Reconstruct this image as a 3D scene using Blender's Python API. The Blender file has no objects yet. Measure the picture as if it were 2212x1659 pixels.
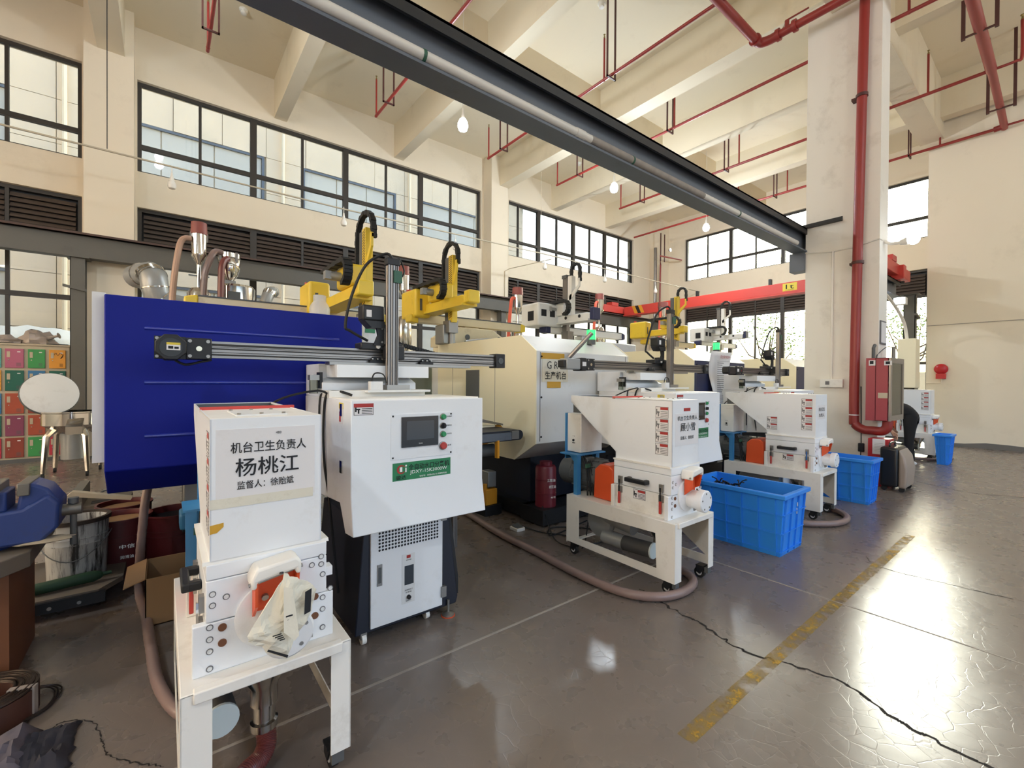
import bpy, math, random
from math import sin, cos, pi, radians, atan2, sqrt
from mathutils import Vector, Matrix, noise
sc = bpy.context.scene
COL = sc.collection
random.seed(7)

# ------------------------------------------------------------------ camera
cd = bpy.data.cameras.new('camera')
cd.sensor_fit = 'HORIZONTAL'; cd.sensor_width = 36.0; cd.lens = 15.605
cd.clip_start = 0.02; cd.clip_end = 400
cam = bpy.data.objects.new('camera', cd); COL.objects.link(cam)
YAW, PITCH, ROLL = radians(51.89573589), radians(-0.44448798), radians(0.36641184)
fw = Vector((cos(YAW)*cos(PITCH), sin(YAW)*cos(PITCH), sin(PITCH)))
rt = Vector((sin(YAW), -cos(YAW), 0)); up = rt.cross(fw)
r2 = cos(ROLL)*rt + sin(ROLL)*up; u2 = -sin(ROLL)*rt + cos(ROLL)*up
cam.matrix_world = Matrix((( r2.x, u2.x, -fw.x, 0), (r2.y, u2.y, -fw.y, 0), (r2.z, u2.z, -fw.z, 1.35), (0, 0, 0, 1)))
sc.camera = cam

# ------------------------------------------------------------------ sky, sun, exposure
wd = bpy.data.worlds.new('world'); sc.world = wd; wd.use_nodes = True
nt = wd.node_tree
sky = nt.nodes.new('ShaderNodeTexSky'); sky.sky_type = 'NISHITA'
sky.sun_disc = False; sky.sun_elevation = radians(24); sky.sun_rotation = radians(79.4)
sky.air_density = 1.0; sky.dust_density = 6.0; sky.ozone_density = 1.0
bgn = nt.nodes['Background']; bgn.inputs['Strength'].default_value = 1.0
wb = nt.nodes.new('ShaderNodeMix'); wb.data_type = 'RGBA'; wb.blend_type = 'MULTIPLY'; wb.inputs[0].default_value = 1.0; wb.inputs[7].default_value = (0.93, 0.99, 1.07, 1)   # camera white balance
nt.links.new(sky.outputs['Color'], wb.inputs[6]); nt.links.new(wb.outputs[2], bgn.inputs['Color'])
SUN_DIR = Vector((0.93, 0.174, 0.43)).normalized()
sl = bpy.data.lights.new('sun', 'SUN'); sl.energy = 1.1; sl.angle = radians(2.2); sl.color = (1.0, 0.93, 0.82)
so = bpy.data.objects.new('sun', sl); COL.objects.link(so)
so.rotation_euler = SUN_DIR.to_track_quat('Z', 'Y').to_euler()
vs = sc.view_settings
sc.display_settings.display_device = 'sRGB'
vs.view_transform = 'Standard'; vs.look = 'None'; vs.gamma = 1.0; vs.use_curve_mapping = False
vs.exposure = 0.42
cy = sc.cycles
cy.max_bounces = 10; cy.diffuse_bounces = 6; cy.glossy_bounces = 4; cy.transparent_max_bounces = 16
cy.caustics_reflective = False; cy.caustics_refractive = False
cy.sample_clamp_indirect = 6.0; cy.use_denoising = True

# ------------------------------------------------------------------ materials
def lin(c):
    if isinstance(c, str):
        c = [int(c[i:i+2], 16)/255 for i in (0, 2, 4)]
    return [x/12.92 if x <= 0.04045 else ((x+0.055)/1.055)**2.4 for x in c]

def mat(name, col, rough=0.5, metal=0.0, var=0.05, vscale=2.5, bump=0.0, bscale=60, dirt=None, spec=0.5, coat=0.0, emit=None, estr=0.0, alpha=None, trans=0.0, stretch=None):
    m = bpy.data.materials.new(name); m.use_nodes = True
    n = m.node_tree; N = n.nodes; L = n.links
    b = N['Principled BSDF']
    c = lin(col)
    b.inputs['Roughness'].default_value = rough
    b.inputs['Metallic'].default_value = metal
    b.inputs['Specular IOR Level'].default_value = spec
    b.inputs['Coat Weight'].default_value = coat
    b.inputs['Transmission Weight'].default_value = trans
    if alpha is not None: b.inputs['Alpha'].default_value = alpha
    tc = N.new('ShaderNodeTexCoord')
    nz = N.new('ShaderNodeTexNoise'); nz.inputs['Scale'].default_value = vscale; nz.inputs['Detail'].default_value = 5
    L.new(tc.outputs['Object'], nz.inputs['Vector'])
    mx = N.new('ShaderNodeMix'); mx.data_type = 'RGBA'
    mx.inputs[6].default_value = [max(0, x*(1-var)) for x in c]+[1]
    mx.inputs[7].default_value = [min(1, x*(1+var)) for x in c]+[1]
    L.new(nz.outputs['Fac'], mx.inputs[0])
    out = mx.outputs[2]
    if dirt:
        dc, amt, ds = dirt
        n2 = N.new('ShaderNodeTexNoise'); n2.inputs['Scale'].default_value = ds; n2.inputs['Detail'].default_value = 8; n2.inputs['Roughness'].default_value = 0.7
        if stretch:
            mp = N.new('ShaderNodeMapping'); mp.inputs['Scale'].default_value = stretch; L.new(tc.outputs['Object'], mp.inputs['Vector']); L.new(mp.outputs[0], n2.inputs['Vector'])
        else: L.new(tc.outputs['Object'], n2.inputs['Vector'])
        rp = N.new('ShaderNodeMapRange'); rp.inputs[1].default_value = 0.50 if stretch else 0.56; rp.inputs[2].default_value = 0.62 if stretch else 0.78; rp.inputs[3].default_value = 0; rp.inputs[4].default_value = amt
        L.new(n2.outputs['Fac'], rp.inputs[0])
        m2 = N.new('ShaderNodeMix'); m2.data_type = 'RGBA'
        L.new(rp.outputs[0], m2.inputs[0]); L.new(out, m2.inputs[6]); m2.inputs[7].default_value = lin(dc)+[1]
        out = m2.outputs[2]
    L.new(out, b.inputs['Base Color'])
    if bump:
        n3 = N.new('ShaderNodeTexNoise'); n3.inputs['Scale'].default_value = bscale; n3.inputs['Detail'].default_value = 4
        L.new(tc.outputs['Object'], n3.inputs['Vector'])
        bp = N.new('ShaderNodeBump'); bp.inputs['Strength'].default_value = bump; bp.inputs['Distance'].default_value = 0.01
        L.new(n3.outputs['Fac'], bp.inputs['Height']); L.new(bp.outputs['Normal'], b.inputs['Normal'])
    if emit:
        b.inputs['Emission Color'].default_value = lin(emit)+[1]; b.inputs['Emission Strength'].default_value = estr
    return m

def glass(name, tint, gl=0.12):
    m = bpy.data.materials.new(name); m.use_nodes = True
    n = m.node_tree; N = n.nodes; L = n.links; N.remove(N['Principled BSDF'])
    t = N.new('ShaderNodeBsdfTransparent'); t.inputs[0].default_value = lin(tint)+[1]
    g = N.new('ShaderNodeBsdfGlossy'); g.inputs['Roughness'].default_value = 0.03
    fr = N.new('ShaderNodeFresnel'); fr.inputs[0].default_value = 1.45
    ml = N.new('ShaderNodeMath'); ml.operation = 'MULTIPLY'; ml.inputs[1].default_value = gl/0.12*0.8
    L.new(fr.outputs[0], ml.inputs[0])
    x = N.new('ShaderNodeMixShader'); L.new(ml.outputs[0], x.inputs[0]); L.new(t.outputs[0], x.inputs[1]); L.new(g.outputs[0], x.inputs[2])
    L.new(x.outputs[0], N['Material Output'].inputs[0])
    return m

def floor_mat():
    m = bpy.data.materials.new('polished_concrete'); m.use_nodes = True
    n = m.node_tree; N = n.nodes; L = n.links; b = N['Principled BSDF']
    tc = N.new('ShaderNodeTexCoord')
    def nz(s, d=6, r=0.6):
        k = N.new('ShaderNodeTexNoise'); k.inputs['Scale'].default_value = s; k.inputs['Detail'].default_value = d; k.inputs['Roughness'].default_value = r
        L.new(tc.outputs['Object'], k.inputs['Vector']); return k
    a = nz(0.7); c = nz(7, 3, 0.5); v = N.new('ShaderNodeTexVoronoi'); v.feature = 'DISTANCE_TO_EDGE'; v.inputs['Scale'].default_value = 14
    wp = nz(5, 3); mxv = N.new('ShaderNodeMix'); mxv.data_type = 'VECTOR'; mxv.inputs[0].default_value = 0.06
    L.new(tc.outputs['Object'], mxv.inputs[4]); L.new(wp.outputs['Color'], mxv.inputs[5]); L.new(mxv.outputs[1], v.inputs['Vector'])
    r1 = N.new('ShaderNodeMix'); r1.data_type = 'RGBA'; r1.inputs[6].default_value = lin('6b625c')+[1]; r1.inputs[7].default_value = lin('7a7069')+[1]
    L.new(a.outputs['Fac'], r1.inputs[0])
    r2_ = N.new('ShaderNodeMapRange'); r2_.inputs[1].default_value = 0.3; r2_.inputs[2].default_value = 0.9; r2_.inputs[3].default_value = 0; r2_.inputs[4].default_value = 0.14
    L.new(c.outputs['Fac'], r2_.inputs[0])
    r3 = N.new('ShaderNodeMix'); r3.data_type = 'RGBA'; L.new(r2_.outputs[0], r3.inputs[0]); L.new(r1.outputs[2], r3.inputs[6]); r3.inputs[7].default_value = lin('5f554d')+[1]
    L.new(r3.outputs[2], b.inputs['Base Color'])
    rr = N.new('ShaderNodeMapRange'); rr.inputs[1].default_value = 0.2; rr.inputs[2].default_value = 0.8; rr.inputs[3].default_value = 0.25; rr.inputs[4].default_value = 0.31
    L.new(c.outputs['Fac'], rr.inputs[0]); L.new(rr.outputs[0], b.inputs['Roughness'])
    b.inputs['Specular IOR Level'].default_value = 0.6
    # crazed, slightly wavy polish
    cr = N.new('ShaderNodeMapRange'); cr.inputs[1].default_value = 0.0; cr.inputs[2].default_value = 0.03; L.new(v.outputs['Distance'], cr.inputs[0])
    wv = nz(2.2, 3)
    ad = N.new('ShaderNodeMath'); ad.operation = 'MULTIPLY_ADD'; L.new(cr.outputs[0], ad.inputs[0]); ad.inputs[1].default_value = 0.05; L.new(wv.outputs['Fac'], ad.inputs[2])
    bp = N.new('ShaderNodeBump'); bp.inputs['Strength'].default_value = 0.25; bp.inputs['Distance'].default_value = 0.012
    L.new(ad.outputs[0], bp.inputs['Height']); L.new(bp.outputs['Normal'], b.inputs['Normal'])
    return m

def worn_mat(name, col, lo, hi, scale):
    m = mat(name, col, 0.6); n = m.node_tree; N = n.nodes; L = n.links; b = N['Principled BSDF']
    tc = N.new('ShaderNodeTexCoord'); k = N.new('ShaderNodeTexNoise'); k.inputs['Scale'].default_value = scale; k.inputs['Detail'].default_value = 8; k.inputs['Roughness'].default_value = 0.75
    L.new(tc.outputs['Object'], k.inputs['Vector'])
    r = N.new('ShaderNodeMapRange'); r.inputs[1].default_value = lo; r.inputs[2].default_value = hi; L.new(k.outputs['Fac'], r.inputs[0]); L.new(r.outputs[0], b.inputs['Alpha'])
    return m

M_ = dict(
    ceil=mat('ceiling_paint', 'e5dac3', 0.9, var=0.03, vscale=0.8, dirt=('a89a82', 0.25, 1.4)),
    wall=mat('wall_paint', 'e7dcc8', 0.85, var=0.03, vscale=0.8, dirt=('b5a891', 0.3, 1.1)),
    column=mat('column_paint', 'eae6de', 0.8, var=0.03, vscale=0.9, dirt=('9c9284', 0.4, 1.6)),
    floor=floor_mat(),
    joint=mat('joint_filler', '9b948c', 0.7, var=0.15, vscale=12),
    crack=mat('crack_dark', '1d1916', 0.9),
    yline=worn_mat('worn_yellow_paint', 'c9a23a', 0.41, 0.72, 11),
    skirt=mat('grey_skirting', '6d6a66', 0.7, var=0.1, vscale=4),
    wframe=mat('window_frame_dark', '37332f', 0.5),
    louver=mat('louver_brown', '544a44', 0.6),
    glass=glass('window_glass', 'd9dedd'),
    dglass=glass('cabinet_glass', 'd8dfd8'),
    facade=mat('facade_stone', 'e2d2ba', 0.8, var=0.08, vscale=1.2, bump=0.25, bscale=6, dirt=('bdb09a', 0.5, 1.3)),
    fwin=mat('facade_window', 'cac9c2', 0.8, spec=0.1, var=0.1, vscale=0.6),
    fpipe=mat('facade_pipe', 'e4d7bd', 0.6),
    ground=mat('pavement', '8b867e', 0.9),
    bark=mat('bark', '4b4034', 0.9), leaf=mat('foliage_green', '8aa24e', 0.7, var=0.4, vscale=6), leafy=mat('foliage_yellow', 'c9a53a', 0.7, var=0.3, vscale=6),
    steel=mat('grey_steel_paint', '616975', 0.45, var=0.06, dirt=('3b3a38', 0.4, 3)),
    steelw=mat('olive_grey_steel', '5c5a54', 0.5, var=0.06, dirt=('3b3a38', 0.4, 3)),
    rust=mat('rail_rust', '54403a', 0.7, var=0.2, vscale=10),
    conduit=mat('white_plastic_pipe', 'd8d6d2', 0.4), dustpipe=mat('dusty_pipe', '938d88', 0.6, var=0.25, vscale=14),
    redpipe=mat('red_pipe_paint', '8f2f2b', 0.4, var=0.1, vscale=4),
    brownsteel=mat('dark_red_hanger', '4d2a27', 0.5),
    brass=mat('brass', '9a8a5a', 0.35, 0.9),
    craneRed=mat('crane_red', 'c8433a', 0.45),
    cyan_white=mat('white_powder_coat', 'e9ecf0', 0.38, var=0.02, vscale=3, dirt=('b9b4ab', 0.35, 3.5)),
    white=mat('white_enamel', 'ebe9e4', 0.4, var=0.03, vscale=3, dirt=('a59c8e', 0.5, 4.0)),
    cream=mat('cream_panel', 'f5edd0', 0.45, var=0.02),
    palegrey=mat('pale_grey_panel', 'dfe0e0', 0.42, var=0.03, dirt=('97928c', 0.35, 3.2)),
    dirtycream=mat('stained_cream', 'dccfae', 0.5, var=0.08, dirt=('8d6a3c', 0.6, 5)),
    blue=mat('navy_blue_panel', '0a1a86', 0.45, var=0.03, spec=0.2),
    navy=mat('dark_navy', '262c52', 0.45),
    black=mat('black_coat', '16171b', 0.5), darkblue=mat('blue_black_coat', '1a1e2b', 0.5),
    rubber=mat('black_rubber', '1b1b1c', 0.65), gloss=mat('gloss_black', '0b0c0e', 0.15),
    screen=mat('dark_screen', '343a40', 0.15),
    alu=mat('aluminium', '8f8b88', 0.34, 0.8, var=0.04), alushade=mat('aluminium_groove_shade', '2e2c2b', 0.6),  # shade inside the rail slots painted as a dark tone
    chrome=mat('chrome', 'dedcd8', 0.09, 1.0), inox=mat('stainless', 'c9c5be', 0.18, 1.0, bump=0.02, bscale=8),
    zinc=mat('zinc_plate', '9a9894', 0.4, 0.8),
    castgrey=mat('motor_grey', '55585a', 0.5, var=0.1), silverpaint=mat('silver_motor', '9c9fa0', 0.4, 0.4),
    orange=mat('orange_guard', 'd8552b', 0.45), redb=mat('red_button', 'b23a34', 0.4), green=mat('green_button', '1d8a55', 0.35),
    skyblue=mat('sky_blue_steel', '3f86bd', 0.45), rib_glint=mat('navy_rib_glint', '2233a0', 0.2, spec=0.9),  # rib highlight painted in as a lighter navy than the panel
    tub=mat('blue_plastic', '2f8cee', 0.42, var=0.04, spec=0.4),
    yellow=mat('robot_yellow', 'e8c83e', 0.42, var=0.06, dirt=('a08a3a', 0.4, 6)),
    amber=mat('amber_guard', 'd9982b', 0.45),
    tape=mat('yellow_tape', 'c99a30', 0.5), paper=mat('paper_white', 'e3e1e2', 0.6, var=0.03, dirt=('c2bdb6', 0.4, 5)),
    oldpaper=mat('paper_aged', 'dedacb', 0.8, var=0.05, dirt=('b3aa92', 0.6, 12), bump=0.3, bscale=25),
    ink=mat('ink_black', '14161c', 0.7), inkred=mat('label_red', 'a8302c', 0.6), inkgrey=mat('ink_grey', '6d6d70', 0.7), inkwhite=mat('ink_white', 'eef0ee', 0.6),
    stickgreen=mat('sticker_green', '1e7a4c', 0.4), stickyellow=mat('label_yellow', 'd8c23c', 0.5),
    hose=mat('suction_hose', '84706c', 0.35, var=0.1, vscale=20), hosedark=mat('dark_red_hose', '6f3a38', 0.3, var=0.1, vscale=20), hosepink=mat('pinkish_hose', 'b59684', 0.4), hosered=mat('red_hose', 'd6604a', 0.35),
    cap=mat('maroon_cap', '8a4a44', 0.55), filter=mat('filter_mesh', '3f3f40', 0.6), filtcap=mat('filter_cap_blue', 'cdd9da', 0.5),
    barrel=mat('maroon_drum', '6b1d2c', 0.4), bucketw=mat('paint_bucket_white', 'a9aaa8', 0.5, dirt=('231f1a', 1.0, 6), stretch=(4, 4, .35)), redbucket=mat('red_bucket', '54191b', 0.45),
    rustm=mat('bench_brown', '6e452c', 0.6, var=0.15), vise=mat('vise_blue', '253b78', 0.5, dirt=('3a3a3c', 0.5, 8)), iron=mat('worn_iron', '77736c', 0.45, 0.6, var=0.15, vscale=10),
    wood=mat('grey_board', '6a6258', 0.8, var=0.15), greenrub=mat('dark_green_rubber', '20402a', 0.6),
    copper=mat('wire_bronze', '40352f', 0.4, 0.5), bag=mat('plastic_bag_grey', 'a59a92', 0.3, var=0.2, vscale=8, alpha=0.9), rag=mat('dark_cloth', '2b2a33', 0.9, var=0.3, vscale=9), ragp=mat('violet_cloth', '57525c', 0.8, var=0.3, vscale=9),
    darkrim=mat('oily_rim', '2a1f18', 0.6, var=.4, vscale=14), coilband=mat('coil_band', '4a2e26', 0.5, var=.2, vscale=9),
    card=mat('cardboard', '8a6a48', 0.8), extred=mat('extinguisher_red', 'b3262a', 0.35), pink=mat('cabinet_red', '9c3a45', 0.45, var=0.05),
    case=mat('case_black', '1c1d20', 0.3), casebeige=mat('case_taupe', '9c8f84', 0.45), bellred=mat('bell_red', 'c0272d', 0.35),
    skin=mat('skin', 'c79a80', 0.6), cloth=mat('black_clothes', '17171a', 0.9), shoe=mat('shoe_white', 'd9d9d6', 0.6), hair=mat('hair_black', '120f0e', 0.6),
    lamp=mat('lit_bulb', 'ffffff', 0.4, emit='f4fbff', estr=20), bulboff=mat('unlit_bulb', 'e8e4dc', 0.3), beacon=mat('green_beacon', '35e070', 0.3, emit='2fff6a', estr=1.3),
    plasticjug=mat('clear_plastic', 'e6e6e2', 0.3, alpha=0.55), sprue=mat('black_sprue', '101114', 0.4),
    lteal=mat('locker_teal', '5fa9a0', 0.4), lpink=mat('locker_pink', 'b0607c', 0.4), lgreen=mat('locker_green', '3f9553', 0.4), lorange=mat('locker_orange', 'dd9a35', 0.4),
    ldgreen=mat('locker_dark_green', '1f6153', 0.4), lblue=mat('locker_blue', '3c78a8', 0.4), lred=mat('locker_brick', 'a8503a', 0.4), lpurple=mat('locker_purple', '83405c', 0.4), lcrim=mat('locker_crimson', 'b23144', 0.4), lbrown=mat('locker_brown', '8a3f33', 0.4),
    lockbody=mat('locker_frame', 'b9ae98', 0.5),
    tarp=mat('white_tarpaulin', 'd9d8cf', 0.5, bump=0.6, bscale=5),
    greenplug=mat('terminal_green', '2f5d4a', 0.5),
)

# ------------------------------------------------------------------ mesh builder
ORG = {}
def V(*a): return Vector(a)

class MB:
    def __init__(s): s.v = []; s.f = []
    def add(s, vs, fs):
        b = len(s.v); s.v += [Vector(x) for x in vs]; s.f += [tuple(i+b for i in f) for f in fs]; return s
    def box(s, x0, y0, z0, x1, y1, z1):
        if x0 > x1: x0, x1 = x1, x0
        if y0 > y1: y0, y1 = y1, y0
        if z0 > z1: z0, z1 = z1, z0
        return s.add([(x0,y0,z0),(x1,y0,z0),(x1,y1,z0),(x0,y1,z0),(x0,y0,z1),(x1,y0,z1),(x1,y1,z1),(x0,y1,z1)],
                     [(3,2,1,0),(4,5,6,7),(0,1,5,4),(1,2,6,5),(2,3,7,6),(3,0,4,7)])
    def fbox(s, fr, x0, y0, x1, y1, d0, d1):
        o, u, v, n = fr
        P = lambda x, y, d: o+u*x+v*y+n*d
        return s.add([P(x0,y0,d0),P(x1,y0,d0),P(x1,y1,d0),P(x0,y1,d0),P(x0,y0,d1),P(x1,y0,d1),P(x1,y1,d1),P(x0,y1,d1)],
                     [(3,2,1,0),(4,5,6,7),(0,1,5,4),(1,2,6,5),(2,3,7,6),(3,0,4,7)])
    def prism(s, poly, axis, a, b):
        k = len(poly)
        f3 = {'x': lambda p, t: (t, p[0], p[1]), 'y': lambda p, t: (p[0], t, p[1]), 'z': lambda p, t: (p[0], p[1], t)}[axis]
        vs = [f3(p, a) for p in poly]+[f3(p, b) for p in poly]
        fs = [tuple(range(k)), tuple(range(2*k-1, k-1, -1))]+[(i, i+k, (i+1) % k+k, (i+1) % k) for i in range(k)]
        return s.add(vs, fs)
    def ring(s, outer, inner, axis, a, b):
        k = len(outer)
        f3 = {'x': lambda p, t: (t, p[0], p[1]), 'y': lambda p, t: (p[0], t, p[1]), 'z': lambda p, t: (p[0], p[1], t)}[axis]
        vs = [f3(p, t) for t in (a, b) for pl in (outer, inner) for p in pl]
        fs = []
        for i in range(k):
            j = (i+1) % k
            fs += [(i, j, k+j, k+i), (2*k+i, 3*k+i, 3*k+j, 2*k+j), (i, 2*k+i, 2*k+j, j), (k+i, k+j, 3*k+j, 3*k+i)]
        return s.add(vs, fs)
    def cyl(s, p, q, r, r2=None, n=16, caps=True):
        p, q = Vector(p), Vector(q); r2 = r if r2 is None else r2
        d = (q-p).normalized(); a = d.orthogonal().normalized(); b = d.cross(a)
        vs = []
        for c, rr in ((p, r), (q, r2)):
            vs += [c+(a*cos(2*pi*i/n)+b*sin(2*pi*i/n))*rr for i in range(n)]
        fs = [(i, (i+1) % n, n+(i+1) % n, n+i) for i in range(n)]
        if caps: fs += [tuple(range(n-1, -1, -1)), tuple(range(n, 2*n))]
        return s.add(vs, fs)
    def pipe(s, p, q, r, ri, n=20):
        p, q = Vector(p), Vector(q)
        d = (q-p).normalized(); a = d.orthogonal().normalized(); b = d.cross(a)
        C = [(a*cos(2*pi*i/n)+b*sin(2*pi*i/n)) for i in range(n)]
        vs = [c+k*rr for c, rr in ((p, r), (q, r), (q, ri), (p, ri)) for k in C]
        fs = [(t*n+i, t*n+(i+1) % n, ((t+1) % 4)*n+(i+1) % n, ((t+1) % 4)*n+i) for t in range(4) for i in range(n)]
        return s.add(vs, fs)
    def tube(s, pts, r, n=8, closed=False):
        pts = [Vector(p) for p in pts]; k = len(pts)
        ds = []
        for i in range(k):
            a = pts[i-1] if (i > 0 or closed) else pts[i]; b = pts[(i+1) % k] if (i < k-1 or closed) else pts[i]
            ds.append((b-a).normalized())
        nrm = ds[0].orthogonal().normalized(); vs = []
        for i in range(k):
            nrm = (nrm-ds[i]*nrm.dot(ds[i])).normalized(); bn = ds[i].cross(nrm)
            rr = r[i] if isinstance(r, (list, tuple)) else r
            vs += [pts[i]+(nrm*cos(2*pi*j/n)+bn*sin(2*pi*j/n))*rr for j in range(n)]
        fs = [(i*n+j, i*n+(j+1) % n, ((i+1) % k)*n+(j+1) % n, ((i+1) % k)*n+j) for i in range(k if closed else k-1) for j in range(n)]
        if not closed: fs += [tuple(range(n-1, -1, -1)), tuple(range((k-1)*n, k*n))]
        return s.add(vs, fs)
    def lathe(s, prof, c, n=24, axis=(0, 0, 1)):
        ax = Vector(axis).normalized(); a = ax.orthogonal().normalized(); b = ax.cross(a); c = Vector(c)
        vs = [c+ax*z+(a*cos(2*pi*j/n)+b*sin(2*pi*j/n))*max(r, 1e-4) for r, z in prof for j in range(n)]
        k = len(prof)
        fs = [(i*n+j, i*n+(j+1) % n, (i+1)*n+(j+1) % n, (i+1)*n+j) for i in range(k-1) for j in range(n)]
        fs += [tuple(range(n-1, -1, -1)), tuple(range((k-1)*n, k*n))]
        return s.add(vs, fs)
    def sph(s, c, r, n=12, sq=(1, 1, 1)):
        prof = [(r*sin(pi*i/(n//2+2)), -r*cos(pi*i/(n//2+2))) for i in range(n//2+3)]
        b = len(s.v); s.lathe(prof, (0, 0, 0), n)
        for i in range(b, len(s.v)):
            p = s.v[i]; s.v[i] = Vector((p.x*sq[0], p.y*sq[1], p.z*sq[2]))+Vector(c)
        return s
    def xf(s, mt, start=0):
        for i in range(start, len(s.v)): s.v[i] = mt @ s.v[i]
        return s
    def build(s, name, m, parent=None, bevel=0.0, seg=2, flat=False, org=None):
        me = bpy.data.meshes.new(name)
        o_ = ORG[parent.name] if parent is not None else (Vector(org) if org is not None else Vector((0, 0, 0)))
        me.from_pydata([v-o_ for v in s.v], [], s.f)
        import bmesh
        bm = bmesh.new(); bm.from_mesh(me); bmesh.ops.recalc_face_normals(bm, faces=bm.faces); bm.to_mesh(me); bm.free()
        me.materials.append(M_[m] if isinstance(m, str) else m)
        if not flat:
            me.shade_smooth(); me.set_sharp_from_angle(angle=radians(32))
        o = bpy.data.objects.new(name, me); COL.objects.link(o)
        if parent is not None: o.parent = parent
        else: o.location = o_
        ORG[o.name] = o_
        if bevel:
            md = o.modifiers.new('bevel', 'BEVEL'); md.width = bevel; md.segments = seg; md.limit_method = 'ANGLE'; md.angle_limit = radians(40)
        return o

def tag(o, label, cat, group=None, kind=None):
    o['label'] = label; o['category'] = cat
    if group: o['group'] = group
    if kind: o['kind'] = kind
    return o
def thing(name, label, cat, loc=(0, 0, 0), group=None):
    o = bpy.data.objects.new(name, None); COL.objects.link(o); o.location = loc; o.empty_display_size = 0.1
    ORG[o.name] = Vector(loc)
    return tag(o, label, cat, group)
def structure(o, label=None):
    o['kind'] = 'structure'
    if label: o['label'] = label
    return o
def dup(root, d=(0, 0, 0), label=None, skip=()):
    def cp(o, par):
        c = o.copy(); COL.objects.link(c)
        if par is not None: c.parent = par
        for ch in o.children:
            if ch.name.split('.')[0] in skip: continue
            cp(ch, c)
        return c
    r = cp(root, None); r.location = Vector(root.location)+Vector(d)
    ORG[r.name] = r.location.copy()
    def reg(o):
        for ch in o.children: ORG[ch.name] = ORG[r.name]; reg(ch)
    reg(r)
    if label: r['label'] = label
    return r
def clone(o, d, parent=None):
    c = o.copy(); COL.objects.link(c); c.location = o.location+Vector(d)
    if parent: c.parent = parent
    ORG[c.name] = ORG.get(o.name, Vector((0, 0, 0)))
    return c

FRONT = lambda x, y, z: (V(x, y, z), V(1, 0, 0), V(0, 0, 1), V(0, -1, 0))   # face looking to -Y
SIDE = lambda x, y, z: (V(x, y, z), V(0, -1, 0), V(0, 0, 1), V(-1, 0, 0))   # face looking to -X

def lettering(fr, items, m, parent, name='lettering', off=0.0015):
    """items: (text, centre x, centre y, width, height) laid on the frame; one mesh"""
    out = None
    for body, cx, cy_, w, h in items:
        vs, fs = [], []
        c = bpy.data.curves.new('txt', 'FONT'); c.body = body; c.resolution_u = 2; c.size = 1.0
        if any(ord(ch) > 0x2e80 for ch in body): c.offset = 0.008
        ob = bpy.data.objects.new('txt', c); me = ob.to_mesh()
        co = [v.co.copy() for v in me.vertices]
        if not co:
            bpy.data.objects.remove(ob); continue
        x0, x1 = min(v.x for v in co), max(v.x for v in co); y0, y1 = min(v.y for v in co), max(v.y for v in co)
        sx = w/(x1-x0); sy = h/(y1-y0) if h else sx
        for v in co:
            vs.append(fr[0]+fr[1]*(cx+(v.x-(x0+x1)/2)*sx)+fr[2]*(cy_+(v.y-(y0+y1)/2)*sy)+fr[3]*off)
        fs += [tuple(p.vertices) for p in me.polygons]
        ob.to_mesh_clear(); bpy.data.objects.remove(ob); bpy.data.curves.remove(c)
        mb = MB(); mb.v = vs; mb.f = fs
        out = mb.build(name, m, parent, flat=True)
    return out

def smooth_path(pts, k=8):
    pts = [Vector(p) for p in pts]; out = []
    for i in range(len(pts)-1):
        p0 = pts[max(i-1, 0)]; p1 = pts[i]; p2 = pts[i+1]; p3 = pts[min(i+2, len(pts)-1)]
        for t in range(k):
            u = t/k
            out.append(0.5*((2*p1)+(p2-p0)*u+(2*p0-5*p1+4*p2-p3)*u*u+(3*p1-p0-3*p2+p3)*u*u*u))
    out.append(pts[-1]); return out

def hose_tube(pts, r, n=10, k=14, rib=0.06):
    P = smooth_path(pts, k); m = MB(); m.tube(P, [r*(1+rib*(i % 2)) for i in range(len(P))], n); return m

def warn_sticker(fr, x, y, w, h, parent, band='inkred', kinds=0):
    s = MB().fbox(fr, x, y, x+w, y+h, 0.0, 0.0008).build('warning_sticker', 'inkgrey', parent)
    MB().fbox(fr, x+.003, y+.003, x+w-.003, y+h-.003, 0.0008, 0.001).build('sticker_face', 'paper', s)
    MB().fbox(fr, x+w*0.38, y+h*0.72, x+w*0.97, y+h*0.95, 0.001, 0.0014).build('sticker_band', band, s)
    p = MB()
    p.fbox(fr, x+w*0.06, y+h*0.30, x+w*0.14, y+h*0.80, 0.001, 0.0015); p.fbox(fr, x+w*0.12, y+h*0.45, x+w*0.32, y+h*0.58, 0.001, 0.0015)
    p.fbox(fr, x+w*0.20, y+h*0.15, x+w*0.28, y+h*0.50, 0.001, 0.0015)
    for i in range(4): p.fbox(fr, x+w*0.40, y+h*(0.12+0.14*i), x+w*0.94, y+h*(0.17+0.14*i), 0.001, 0.0014)
    p.build('sticker_print', 'inkgrey' if kinds else 'ink', s)
    return s
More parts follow.
